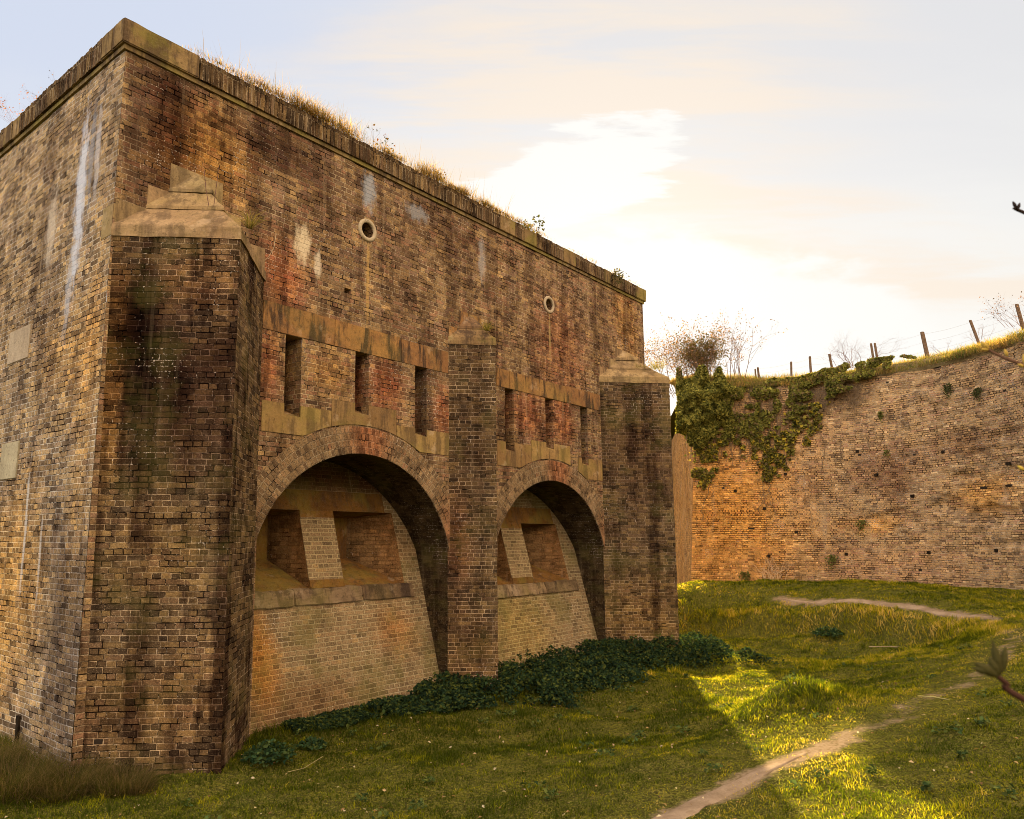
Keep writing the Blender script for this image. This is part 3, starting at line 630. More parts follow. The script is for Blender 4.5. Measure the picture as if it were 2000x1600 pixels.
# ------------------------------------------------------------------ ground of the ditch
TP = np.array([(-6.42, 9.84, .1), (-5.15, 9.17, 0), (-3.48, 9.32, 0), (-3.54, 10.43, 0.0), (-2.38, 12.12, 0.0), (-1.31, 14.24, 0), (-0.25, 14.96, 0), (2.13, 17.87, 0), (4.2, 19.03, 0),
 (-0.73, 11.13, -0.05), (1.76, 13.42, -0.05), (4.66, 17.61, -0.05), (7.03, 17.7, 0.05), (6.44, 21.56, 0.0), (8.87, 19.09, 0.2), (-2.12, 8.19, 0.0), (-0.56, 8.67, 0.1), (1.24, 9.48, 0.2),
 (3.06, 10.62, 0.25), (4.14, 11.23, 0.62), (5.0, 11.87, 0.42), (4.09, 12.6, 0.15), (4.58, 14.47, 0), (1.42, 7.34, 0.25), (2.73, 8.38, 0.4), (3.93, 9.23, 0.5), (4.83, 9.82, 0.6), (6.77, 11.39, 0.75),
 (8.37, 13.15, 0.85), (10.39, 17.33, 0.95), (9.97, 19.17, 0.9), (9.0, 20.75, 0.85), (7.7, 23.05, 0.75), (5.52, 24.31, 0.7), (5.47, 23.7, 0.02), (7.3, 22.2, 0.05), (8.5, 20.0, 0.15), (9.5, 18.3, 0.4),
 (9.9, 17.5, 0.65), (6.84, 30.03, 0.75), (9.57, 28.59, 0.85), (11.81, 27.15, 0.95), (14.12, 25.72, 1.1), (15.04, 22.46, 1.35), (3.92, 6.06, 0.7), (3.53, 7.26, 0.5), (5.87, 8.94, 0.8),
 (0, 0, 1.2), (3, 1, 1.25), (-5, 2, .6), (8, 3, 1.2), (14, 8, 1.4), (15, 15, 1.45), (-12, 6, .2), (-12, 14, .1), (0, 25, .0), (4, 30, .5), (0, 35, .3), (-10, 25, 0), (0, 4, .7), (-5, 6, .15), (12, 16, 1.15), (12.5, 20, 1.15)])
def _tps():
    P = TP[:, :2]; n = len(P); d = np.linalg.norm(P[:, None]-P[None], axis=2); K = np.where(d > 0, d*d*np.log(d+1e-12), 0)+np.eye(n)*.02
    A = np.zeros((n+3, n+3)); A[:n, :n] = K; A[:n, n:] = np.c_[np.ones(n), P]; A[n:, :n] = A[:n, n:].T
    return np.linalg.solve(A, np.r_[TP[:, 2], 0, 0, 0])
TW = _tps()
def vnoise(x, y, f, seed):
    """smooth value noise on arrays"""
    x = x*f+seed*17.3; y = y*f+seed*9.1; xi = np.floor(x); yi = np.floor(y); fx = x-xi; fy = y-yi
    fx = fx*fx*(3-2*fx); fy = fy*fy*(3-2*fy)
    def h(a, b): 
        q = np.sin(a*127.1+b*311.7+seed*7.7)*43758.5453; return q-np.floor(q)
    return (h(xi, yi)*(1-fx)+h(xi+1, yi)*fx)*(1-fy)+(h(xi, yi+1)*(1-fx)+h(xi+1, yi+1)*fx)*fy
PATH = np.array([(-.2, 5.6), (.55, 6.45), (1.42, 7.34), (2.05, 7.85), (2.73, 8.38), (3.93, 9.23), (4.83, 9.82), (6.77, 11.39), (8.37, 13.15), (10.1, 15.4), (10.75, 17.2), (10.6, 18.5), (10.1, 19.9), (9.5, 21.0), (8.8, 22.3), (8.1, 23.3), (6.9, 24.8), (5.6, 26.0), (4.0, 27)])
def path_dist(x, y):
    d = np.full(x.shape, 1e9)
    for a, b in zip(PATH[:-1], PATH[1:]):
        ab = b-a; t = np.clip(((x-a[0])*ab[0]+(y-a[1])*ab[1])/(ab@ab), 0, 1)
        d = np.minimum(d, np.hypot(x-a[0]-t*ab[0], y-a[1]-t*ab[1]))
    return d
def path_real(x, y):   # distance from where earth really shows
    d = np.full(x.shape, 1e9)
    for a, b in list(zip(PATH[:5], PATH[1:6]))+list(zip(PATH[10:15], PATH[11:16])):
        ab = b-a; t = np.clip(((x-a[0])*ab[0]+(y-a[1])*ab[1])/(ab@ab), 0, 1); d = np.minimum(d, np.hypot(x-a[0]-t*ab[0], y-a[1]-t*ab[1]))
    return d
BL = np.array([(-6, 27.5), (2, 25.3), (5.3, 24.1), (7.45, 22.75), (8.85, 20.75), (9.8, 18.8), (10.15, 17.2), (10.2, 14)])
def bank_sd(x, y):
    d = np.full(x.shape, 1e9); sg = np.ones(x.shape)
    for a, b in zip(BL[:-1], BL[1:]):
        ab = b-a; t = np.clip(((x-a[0])*ab[0]+(y-a[1])*ab[1])/(ab@ab), 0, 1); q = np.hypot(x-a[0]-t*ab[0], y-a[1]-t*ab[1])
        c = ab[0]*(y-a[1])-ab[1]*(x-a[0]); k = q < d; sg = np.where(k, np.sign(c), sg); d = np.where(k, q, d)
    return d*sg
def ground_z(x, y):
    x = np.asarray(x, float); y = np.asarray(y, float); shp = x.shape; x = x.ravel(); y = y.ravel(); z = np.empty_like(x)
    for i in range(0, len(x), 50000):
        xs, ys = x[i:i+50000], y[i:i+50000]
        d2 = (xs[:, None]-TP[None, :, 0])**2+(ys[:, None]-TP[None, :, 1])**2
        z[i:i+50000] = (.5*d2*np.log(d2+1e-12))@TW[:-3] + TW[-3]+TW[-2]*xs+TW[-1]*ys
    z = np.clip(z, -.18, 1.6)
    r = np.hypot(x-3, y-14); far = np.clip((r-26)/14, 0, 1); z = z*(1-far)
    sd = bank_sd(x, y); fd = np.clip((10.6-x)/1.2, 0, 1)*np.clip((y-16.5)/1.5, 0, 1)*(1-far); sm = lambda q: (lambda t: t*t*(3-2*t))(np.clip(q*.5+.5, 0, 1))
    z += 8.6*(lambda q: q*q*(3-2*q))(np.clip((r-52)/12, 0, 1))      # the outer side of the ditch where it bends away
    z += .46*(sm((sd+.12)/.22)-sm((sd+.1)/.9))*fd
    z += .18*np.exp(-((x-4.12)**2+(y-11.2)**2)/.22)+.10*np.exp(-((x-3.3)-(y-10.75)*.9)**2/.25)*np.clip((x-1.0)/.8, 0, 1)*np.clip((4.3-x)/.8, 0, 1)*np.exp(-((y-10.6)/1.6)**2)
    pd = np.clip(path_dist(x, y)/.9, 0, 1)
    z += ((vnoise(x, y, .9, 1)-.5)*.10 + (vnoise(x, y, 2.3, 2)-.5)*.06 + (vnoise(x, y, 6, 3)-.5)*.025)*(.3+.7*pd)*(1-far)
    return z.reshape(shp)
def ground_sheet():
    def axis(lo, hi, st, far): 
        a = np.arange(lo, hi+st/2, st); return np.r_[[-far, -far/3, lo-90, lo-60, lo-48, lo-38, lo-30, lo-24, lo-18, lo-12, lo-7, lo-3], a, [hi+3, hi+7, hi+12, hi+18, hi+24, hi+30, hi+38, hi+48, hi+60, hi+90, far/3, far]]
    xs = axis(-9, 17, .12, 700); ys = axis(-2, 33, .12, 700)
    X, Y = np.meshgrid(xs, ys); Z = ground_z(X, Y); nx, ny = len(xs), len(ys)
    i = np.arange(ny-1)[:, None]*nx+np.arange(nx-1)[None]; L = np.stack([i, i+1, i+nx+1, i+nx], -1).ravel()
    m, t = new_mat('meadow soil')
    P = t.node('ShaderNodeTexCoord').outputs['Object']
    n = t.noise(P, 1.1, 5, .6); f = t.noise(P, 22, 5, .7); g = t.noise(P, 5, 5, .65)
    c = t.mix(t.ss(n, .35, .62), (.050, .058, .008), (.105, .100, .013)); c = t.mix(t.ss(g, .5, .68, 0, .5), c, (.17, .135, .04)); c = t.mix(t.ss(f, .42, .58), c, (.035, .034, .010)); c = t.mix(t.ss(t.noise(P, 60, 4, .75), .52, .64, 0, .7), c, (.30, .27, .06))
    at = t.node('ShaderNodeAttribute', attribute_name='tint'); wn = t.sep(at.outputs['Color'])[0]
    c = t.mix(t.ss(t.m('ADD', wn, t.m('MULTIPLY', t.m('SUBTRACT', t.noise(P, 2.2, 6, .7), .5), 1.6)), .55, .95), c, t.mix(t.ss(f, .4, .65), (.26, .19, .125), (.17, .12, .065)))
    finish(t, c, .95, f, 1.0, .03)
    pdw = path_dist(X.ravel(), Y.ravel()); wn = np.clip(1-(path_real(X.ravel(), Y.ravel())-.05)/.42, 0, 1); wn = np.maximum(wn, .70*np.clip(1.25-pdw/.42, 0, 1)*(Y.ravel() < 17))
    o = raw_mesh('ground', np.stack([X, Y, Z], -1).reshape(-1, 3), L, 4, m, np.stack([wn]*3, -1), smooth=True); o['kind'] = 'structure'
ground_sheet()
# trodden paths: strips laid just over the ground with ragged edges
def strip(name, pts, wid, mat, lift=.012):
    P = np.array(pts, float); seg = np.hypot(*np.diff(P, axis=0).T); acc = np.r_[0, np.cumsum(seg)]; n = int(acc[-1]/.07)
    s = np.linspace(0, acc[-1], n); x = np.interp(s, acc, P[:, 0]); y = np.interp(s, acc, P[:, 1]); 
    for _ in range(12): x[1:-1] = (x[:-2]+x[1:-1]+x[2:])/3; y[1:-1] = (y[:-2]+y[1:-1]+y[2:])/3
    tx, ty = np.gradient(x), np.gradient(y); l = np.hypot(tx, ty); nx_, ny_ = -ty/l, tx/l
    w = np.interp(s, np.linspace(0, acc[-1], len(wid)), wid); k = 9; V = []
    for j in range(k):
        q = j/(k-1)*2-1; e = w*q*(1+.55*(vnoise(s, s*0+q*3, 1.6, 5 if q > 0 else 6)-.5)+.5*(vnoise(s, s*0+q, 6, 8 if q > 0 else 9)-.5))
        V.append(np.stack([x+nx_*e, y+ny_*e], -1))
    V = np.stack(V, 1); Z = ground_z(V[..., 0], V[..., 1])+lift - .045*(np.abs(np.linspace(-1, 1, k))[None]**5)
    VV = np.concatenate([V, Z[..., None]], -1).reshape(-1, 3); i = np.arange(n-1)[:, None]*k+np.arange(k-1)[None]; L = np.stack([i, i+1, i+k+1, i+k], -1).ravel()
    o = raw_mesh(name, VV, L, 4, mat, smooth=True); o['kind'] = 'structure'; return o
mp, t = new_mat('trodden chalky earth'); P = t.node('ShaderNodeTexCoord').outputs['Object']
n_ = t.noise(P, 3, 5, .6); f_ = t.noise(P, 45, 4, .7); c_ = t.mix(t.ss(n_, .35, .65), (.24, .170, .110), (.36, .265, .180)); c_ = t.mix(t.ss(f_, .5, .75, 0, .5), c_, (.12, .085, .05))
c_ = t.mix(t.ss(t.noise(P, 90, 2, .5), .66, .72, 0, .6), c_, (.5, .43, .34)); finish(t, c_, .95, t.m('ADD', f_, n_), 1.0, .025)
strip('path', [(-.6, 5.2), (.1, 5.9), (.75, 6.6), (1.42, 7.30), (2.05, 7.80), (2.75, 8.38), (3.3, 8.8)], [.14, .17, .20, .18, .15, .12, .04], mp)
strip('path', [(10.72, 17.2), (10.6, 18.5), (10.1, 19.9), (9.5, 21.0), (8.8, 22.3), (8.2, 23.2)], [.04, .12, .15, .15, .10, .03], mp)

# ------------------------------------------------------------------ counterscarp wall across the ditch
CP = [(6.8, 29.2), (8.5, 29.1), (10, 28.6), (11.5, 27.7), (13, 26.2), (14.1, 24.3), (14.8, 22), (15.2, 19), (15.4, 15), (15.5, 10), (15.3, 4), (15.0, -4)]
def catmull(P, step=.12):
    P = [np.array(p, float) for p in P]; P = [2*P[0]-P[1]]+P+[2*P[-1]-P[-2]]; out = []
    for i in range(1, len(P)-2):
        for k in range(20):
            t = k/20; a, b, c, d = P[i-1:i+3]
            out.append(.5*((2*b)+(-a+c)*t+(2*a-5*b+4*c-d)*t*t+(-a+3*b-3*c+d)*t**3))
    out.append(P[-2]); Q = np.array(out); acc = np.r_[0, np.cumsum(np.hypot(*np.diff(Q, axis=0).T))]
    s = np.arange(0, acc[-1], step); return np.c_[np.interp(s, acc, Q[:, 0]), np.interp(s, acc, Q[:, 1])], s
CQ, CS = catmull(CP)
CT = np.gradient(CQ, axis=0); CT /= np.linalg.norm(CT, axis=1)[:, None]; CN = np.c_[-CT[:, 1], CT[:, 0]]      # CN points back into the earth
CTOP = 8.68; CBAT = .057
def cw(s, z, off=0.0):
    """point on the wall face at arc length s and height z, off metres out towards the ditch"""
    x = np.interp(s, CS, CQ[:, 0]); y = np.interp(s, CS, CQ[:, 1]); nx = np.interp(s, CS, CN[:, 0]); ny = np.interp(s, CS, CN[:, 1])
    k = CBAT*z-off; 
    # the corner end also leans to the right with height
    return x+nx*k+CBAT*z*np.clip(1-s/3, 0, 1), y+ny*k, z
def wall_relief(s, z):
    """bulges and lost brickwork (real depth, metres out of the face)"""
    r = (vnoise(s, z, .6, 11)-.5)*.07+(vnoise(s, z, 2.0, 12)-.5)*.035
    f = vnoise(s, z*2.2, 1.3, 13)*.55+vnoise(s, z*2.5, 3.4, 14)*.45
    lost = np.clip((f-.62)*9, 0, 1)*np.clip((s-5)/2.5, 0, 1)*np.clip((z-1.8)/.8, 0, 1)
    lip = (vnoise(s*.5, z, 13.3, 15) > .66)*np.clip((z-6.7)/.6, 0, 1)*.02
    patch = 0
    for (a, b, ra, rb) in ((7.2, 3.4, .9, .45), (10.6, 4.7, 1.3, .7), (11.3, 6.0, .8, .3), (9.3, 3.9, .8, .3), (11.0, 3.5, 1.4, .3)):
        d = np.hypot((s-a)/ra, (z-b)/rb)+(vnoise(s, z, 3, 16)-.5)*.9; patch = np.maximum(patch, np.clip((1-d)*3, 0, 1))
    r = r*np.clip(s/.6, 0, 1)
    return r-.06*lost-.11*patch+lip+(vnoise(s, z, 9, 17)-.5)*.02*np.clip(s/.3, 0, 1)
ctop = empty('retaining_wall', (float(CQ[0, 0]), float(CQ[0, 1]), 0)); OFF = np.array([CQ[0, 0], CQ[0, 1], 0])
setp(ctop, 'tall weathered yellow brick wall curving round the far side of the grassy ditch', 'wall')
M_dw = M_ditch
def wall_face():
    ss = np.arange(0, CS[-1], .10); zz = np.arange(-.3, CTOP+.01, .075); SS, ZZ = np.meshgrid(ss, zz)
    ragged = (vnoise(ss, ss*0, 1.2, 21)-.5)*.20+(vnoise(ss, ss*0, 4.3, 22)-.5)*.14
    ZZ2 = ZZ + ragged[None]*np.clip((ZZ-7.9)/.78, 0, 1)
    X, Y, Z = cw(SS.ravel(), ZZ2.ravel(), wall_relief(SS, ZZ2).ravel())
    V = np.stack([X, Y, Z], -1)-OFF; nx, ny = len(ss), len(zz)
    i = np.arange(ny-1)[:, None]*nx+np.arange(nx-1)[None]; L = np.stack([i, i+1, i+nx+1, i+nx], -1).ravel()
    o = raw_mesh('wall_face', V, L, 4, M_ditch, parent=ctop)
    ul = o.data.uv_layers.new(name='UVMap'); U = np.stack([SS.ravel(), ZZ.ravel()], -1)[L]; ul.data.foreach_set('uv', U.astype(np.float32).ravel())
wall_face()
def wall_flank():      # the face beyond the corner, running away down the ditch
    mb = MB(); a = np.array([6.8, 29.2]); b = np.array([14.8, 82.0]); n = 80; zz = np.arange(-.3, 9.0, .5)
    for i in range(n):
        for z0, z1 in zip(zz[:-1], zz[1:]):
            def q(k, z): 
                zc_ = min(z, CTOP); c0 = cw(np.array([0.]), np.array([zc_])); c0 = np.array([c0[0][0]-.001*(k > 0), c0[1][0]]); p = c0+(b+[CBAT*z, 0]-c0)*k/n; return (p[0]-OFF[0], p[1]-OFF[1], z)
            s0, s1 = 40+53.4*i/n, 40+53.4*(i+1)/n
            mb.face([q(i+1, z0), q(i, z0), q(i, z1), q(i+1, z1)], [(-s1, z0), (-s0, z0), (-s0, z1), (-s1, z1)])
    mb.build('flank_face', M_ditch, ctop)
wall_flank()
# weep holes: small dark sockets
def px_holes():
    mb = MB()
    for s, z in HOLES:
        x, y, _ = cw(s, z, .03); x2, y2, _ = cw(s+.11, z, .03); xb, yb, _ = cw(s, z, -.12); xc, yc, _ = cw(s+.11, z, -.12)
        q = [(x, y, z), (x2, y2, z), (x2, y2, z+.10), (x, y, z+.10)]; k = [(xb, yb, z), (xc, yc, z), (xc, yc, z+.10), (xb, yb, z+.10)]
        q = [tuple(np.array(p)-OFF) for p in q]; k = [tuple(np.array(p)-OFF) for p in k]
        mb.face(q); 
        for i in range(4): mb.face([q[i], k[i], k[(i+1) % 4], q[(i+1) % 4]])
    mb.build('weep_holes', M_dark, ctop)
HOLES = [(2.8, 3.9), (3.6, 5.6), (3.9, 3.0), (3.6, 5.2), (1.7, 4.6), (6.1, 5.9), (6.7, 5.0), (7.9, 4.2), (8.4, 2.3), (9.0, 5.6), (5.6, 2.2), (11.2, 5.0), (10.7, 2.4), (2.9, 2.1)]
px_holes()
# high ground behind the wall
def bank():
    ss = np.arange(0, CS[-1], .25); offs = [-.03, 0.05, .35, .8, 1.4, 2.5, 5, 12, 40, 160]
    V = []
    for k, of in enumerate(offs):
        s = np.clip(ss, 0, None); x, y, _ = cw(s, CTOP*np.ones_like(s), -of*np.ones_like(s)-.02)
        x = x+max(of, 0)*.105*np.clip(1-ss/6, 0, 1)
        z = CTOP+[-.12, .12, .28, .42, .60, .75, .9, 1.0, 1.0, .5][k]+np.clip((4.5-ss)/4.5, 0, 1)*.30*(k > 0)+(vnoise(ss, ss*0+k*1.7, .8, 31)-.5)*.22*(k > 0)
        V.append(np.stack([x, y, z], -1))
    V = np.stack(V, 0); ny, nx = V.shape[:2]; i = np.arange(ny-1)[:, None]*nx+np.arange(nx-1)[None]; L = np.stack([i, i+1, i+nx+1, i+nx], -1).ravel()
    o = raw_mesh('hill', V.reshape(-1, 3), L, 4, M_soil, smooth=True); o['kind'] = 'structure'
bank()

# ------------------------------------------------------------------ vegetation generators
def blades(name, P, h, w, col, lean=.35, bend=.5, parent=None, ydir=None, mat=None, tipcol=None):
    n = len(P); yaw = rng.uniform(0, 2*pi, n); side = np.stack([np.cos(yaw), np.sin(yaw), yaw*0], -1)
    ld = rng.uniform(0, 2*pi, n) if ydir is None else ydir+rng.normal(0, .7, n)
    la = np.abs(rng.normal(0, lean, n)); lv = np.stack([np.cos(ld)*np.sin(la), np.sin(ld)*np.sin(la), np.cos(la)], -1)
    bd = rng.uniform(.1, 1, n)*bend; tipv = lv+np.stack([np.cos(ld)*bd, np.sin(ld)*bd, -bd*.45], -1)
    h = h[:, None]; w = w[:, None]
    b0 = P-side*w/2; b1 = P+side*w/2; m = P+lv*h*.55; m0 = m-side*w*.38; m1 = m+side*w*.38; tp = m+tipv*h*.5
    V = np.stack([b0, b1, m0, m1, tp], 1).reshape(-1, 3); i = np.arange(n)[:, None]*5
    L = np.concatenate([i+[0, 1, 3], i+[0, 3, 2], i+[2, 3, 4]], 1).ravel()
    C = np.repeat(col[:, None, :], 5, 1); C = C*np.array([.75, .75, 1, 1, 1.15])[None, :, None]
    return raw_mesh(name, V, L, 3, mat or M_grass, C.reshape(-1, 3), parent)
def leaves(name, P, N, size, col, parent=None, mat=None, asp=.62, fold=.18):
    n = len(P); N = N/np.linalg.norm(N, axis=1)[:, None]; r = rng.normal(size=(n, 3)); T = np.cross(N, r); T /= np.linalg.norm(T, axis=1)[:, None]; Bv = np.cross(N, T)
    s = size[:, None]; b = P-T*s*.5; tp = P+T*s*.5+N*s*-.1; q0 = P-Bv*s*asp*.5+N*s*fold; q1 = P+Bv*s*asp*.5+N*s*fold
    V = np.stack([b, q0, tp, q1], 1).reshape(-1, 3); i = np.arange(n)[:, None]*4; L = np.concatenate([i+[0, 1, 2], i+[0, 2, 3]], 1).ravel()
    return raw_mesh(name, V, L, 3, mat or M_leaf, np.repeat(col, 4, 0), parent)
def tubes(name, segs, col, parent=None, sides=4, mat=None):
    A = np.array([s[0] for s in segs], float); B = np.array([s[1] for s in segs], float); ra = np.array([s[2] for s in segs]); rb = np.array([s[3] for s in segs]); n = len(A)
    D = B-A; D /= np.maximum(np.linalg.norm(D, axis=1), 1e-9)[:, None]; up = np.where(np.abs(D[:, 2:3]) > .9, [[1, 0, 0]], [[0, 0, 1]]); U = np.cross(D, up); U /= np.linalg.norm(U, axis=1)[:, None]; Wv = np.cross(D, U)
    V = []
    for Q, r in ((A, ra), (B, rb)):
        for k in range(sides):
            a = 2*pi*k/sides; V.append(Q+(U*cos(a)+Wv*sin(a))*r[:, None])
    V = np.stack(V, 1).reshape(-1, 3); i = np.arange(n)[:, None]*2*sides; L = []
    for k in range(sides): L.append(i+[k, (k+1) % sides, sides+(k+1) % sides, sides+k])
    col = np.broadcast_to(np.asarray(col, float), (n, 3)); return raw_mesh(name, V, np.concatenate(L, 1).ravel(), 4, mat or M_twig, np.repeat(col, 2*sides, 0), parent)
def grow(p, d, ln, r, depth, out, tips, wig=.35, up=.15, kids=(2, 4), shrink=.68):
    p = np.array(p, float); d = np.array(d, float); d /= np.linalg.norm(d); n = 4 if depth > 1 else 3
    for i in range(n):
        q = p+d*ln/n; r2 = r*(1-.16); out.append((p.copy(), q.copy(), r, r2)); p = q; r = r2
        d = d+np.array([random.gauss(0, wig), random.gauss(0, wig), random.gauss(up*.5, wig*.7)])*.4; d /= np.linalg.norm(d)
        if depth > 0 and i >= 1 and random.random() < .75:
            e = d+np.array([random.gauss(0, .7), random.gauss(0, .7), random.gauss(.1, .45)]); grow(p, e, ln*shrink*random.uniform(.6, 1), r*.62, depth-1, out, tips, wig, up, kids, shrink)
        if depth <= 1: tips.append(p.copy())
    if depth > 0:
        for _ in range(random.randint(*kids)-1):
            e = d+np.array([random.gauss(0, .55), random.gauss(0, .55), random.gauss(.1, .35)]); grow(p, e, ln*shrink*random.uniform(.6, 1), r*.7, depth-1, out, tips, wig, up, kids, shrink)
def colmix(n, pal, jit=.15, key=None):
    pal = np.array(pal); k = rng.integers(0, len(pal), n) if key is None else np.clip((key*len(pal)).astype(int), 0, len(pal)-1)
    return pal[k]*(1+rng.normal(0, jit, n))[:, None].clip(.4, 1.8)
def bush(name, label, cat, base, height, spread, stems, depth, leafn, leafsz, leafpal, twig=(.13, .075, .05), r=.012, group=None, lean=(0, 0), wig=.35, parent=None, drop=0.0):
    e = empty(name, base); setp(e, label, cat, group); segs = []; tips = []
    for k in range(stems):
        a = random.uniform(0, 2*pi); q = random.uniform(0, spread*.35); d = np.array([cos(a)*spread/height*random.uniform(.2, 1)+lean[0], sin(a)*spread/height*random.uniform(.2, 1)+lean[1], 1.0])
        grow((cos(a)*q, sin(a)*q, -.05), d, height*random.uniform(.35, .5), r*random.uniform(.7, 1), depth, segs, tips, wig)
    tubes('stems', segs, twig, e, 3)
    if leafn and len(tips):
        tips = np.array(tips); i = rng.integers(0, len(tips), leafn); P = tips[i]+rng.normal(0, leafsz*.9, (leafn, 3)); P[:, 2] -= drop*rng.uniform(0, 1, leafn)
        leaves('foliage', P, rng.normal(size=(leafn, 3))+[0, 0, .5], rng.uniform(.6, 1.3, leafn)*leafsz, colmix(leafn, leafpal), e)
    return e
ca, sa = cos(radians(51.4)), sin(radians(51.4))
def fw(s, o, h): s, o = np.asarray(s, float), np.asarray(o, float); return np.stack(np.broadcast_arrays(-5.208+s*ca+o*sa, 9.265+s*sa-o*ca, h), -1)
def fl(x, y): dx, dy = x+5.208, y-9.265; return dx*ca+dy*sa, dx*sa-dy*ca     # -> along, out
def on_fort(x, y, pad=0.0):
    s, o = fl(x, y); r = (s > -pad) & (s < LEN+pad) & (o < pad-.12) & (o > -DEEP-pad)
    for m, hw, ap in ((1.22, 1.2, 1.2), (7.12, .66, .66), (13.28, 1.25, 1.3)): r |= (o > -.2) & (np.abs(s-m)/(hw+pad)+(o)/(ap+pad) < 1)
    return r
G_PAL = [(.040, .055, .006), (.095, .112, .007), (.180, .185, .009), (.275, .245, .013), (.37, .29, .030), (.52, .38, .13)]
def scatter(n, x0, x1, y0, y1): return rng.uniform(x0, x1, n), rng.uniform(y0, y1, n)
def cull(x, y):   # inside the ditch and roughly in view of the path side
    k = (~on_fort(x, y, .0)) & (y > .5)
    s = np.interp(y, [-4, 4, 10, 15, 19, 22, 24.3, 26.2, 27.7, 28.6, 29.2], [14.9, 15.2, 15.4, 15.3, 15.1, 14.7, 14.0, 12.9, 11.4, 9.9, 6.8]); k &= (x < s-.0) | (y > 29.2) & (x < 7.2+(y-29)*.15)
    return k & (np.abs(x/np.maximum(y, .1)) < .95)
def turf():
    Ps, Hs, Ws, Cs = [], [], [], []
    for (n, x0, x1, y0, y1, hm, wm) in ((210000, -7, 8, 5.2, 11, 1.0, 1.0), (190000, -5, 12, 10, 17, 1.1, 1.35), (120000, -1, 15.3, 16, 24, 1.25, 1.9), (60000, 3, 15, 23, 31, 1.5, 2.6)):
        x, y = scatter(n, x0, x1, y0, y1); k = cull(x, y); x, y = x[k], y[k]; pd = path_dist(x, y)
        dens = vnoise(x, y, 1.7, 41)*.6+vnoise(x, y, 5.5, 42)*.4; worn = np.clip(1-(pd-.15)/.6, 0, 1)*np.where(y > 16, .35, 1)
        k = (rng.random(len(x)) < (.40+.9*dens)*(1-.60*worn)) & ((pd > -.03+.30*vnoise(x, y, 4, 43)) | (path_real(x, y) > .35)); x, y, dens, worn, pd = x[k], y[k], dens[k], worn[k], pd[k]
        s, o = fl(x, y); foot = np.exp(-np.clip(o-.1, 0, 9)/.5)*((s > -3) & (s < 15)); 
        tuss = np.clip(vnoise(x, y, 1.15, 44)*.6+vnoise(x, y, 3.2, 45)*.55-.52, 0, 1)*2.2
        bankk = np.exp(-(bank_sd(x, y)/.40)**2)*(x > 3)*(x < 11)
        mound = np.exp(-((x-4.1)**2+(y-11.2)**2)/.6)
        h = .78*(.024+.034*dens+.06*np.clip(vnoise(x, y, 7.5, 49)-.45, 0, 1)+.07*tuss+.13*foot+.10*bankk+.05*mound)*hm*(1-.6*worn)*rng.uniform(.5, 1.3, len(x))
        key = np.clip(.24+.45*(vnoise(x, y, .75, 46)-.5)+.5*(vnoise(x, y, 3.4, 47)-.5)+.6*(vnoise(x, y, 9.0, 48)-.5)+.42*worn+.30*bankk+np.interp(x, [-6, -1, 1.5, 4], [-.24, -.24, -.18, 0])+.10*tuss+rng.normal(0, .15, len(x)), 0, .999)  # the ramp over x paints the fort-side shade into the grass colour
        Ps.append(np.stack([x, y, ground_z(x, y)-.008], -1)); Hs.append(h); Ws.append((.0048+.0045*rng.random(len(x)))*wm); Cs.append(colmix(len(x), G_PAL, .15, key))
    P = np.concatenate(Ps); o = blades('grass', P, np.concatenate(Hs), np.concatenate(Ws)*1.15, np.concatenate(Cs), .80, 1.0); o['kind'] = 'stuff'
    setp(o, 'short green and straw turf covering the ditch floor and banks', 'grass')
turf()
def tussock(name, label, x, y, rad, h, n, pal, z=None, lean=.5, group=None, bend=.9, cat='grass tuft', w=.006):
    e_z = float(ground_z(np.array([x]), np.array([y]))[0]) if z is None else z
    a = rng.uniform(0, 2*pi, n); q = rad*np.sqrt(rng.random(n)); P = np.stack([q*np.cos(a), q*np.sin(a), np.zeros(n)], -1)
    if z is None: P[:, 2] = ground_z(x+P[:, 0], y+P[:, 1])-e_z
    yd = a; o = blades(name, P, h*rng.uniform(.45, 1.1, n), np.full(n, w), colmix(n, pal), lean, bend, None, yd); o.location = (x, y, e_z); setp(o, label, cat, group); return o
STRAW = [(.26, .19, .09), (.20, .14, .065), (.14, .115, .045), (.08, .085, .025)]
for i, (px_, py_, rr, hh, lb) in enumerate([(-5.6, 8.75, .45, .42, 'long brown tussock drooping at the lower left corner beside the side wall'), (-5.05, 8.95, .38, .36, 'brown tussock under the near corner of the fort'), (-4.45, 9.0, .30, .28, 'low straggly tussock below the left half of the near buttress'),
        (-6.3, 9.35, .40, .45, 'dark tussock against the side wall at the left edge')]):
    tussock('grass_tussock', lb, px_, py_, rr, hh, 2600, [(.10, .075, .035), (.07, .065, .02), (.045, .05, .015), (.16, .115, .06)], lean=.75, group='long tussocks at the fort foot', bend=1.1, w=.005)

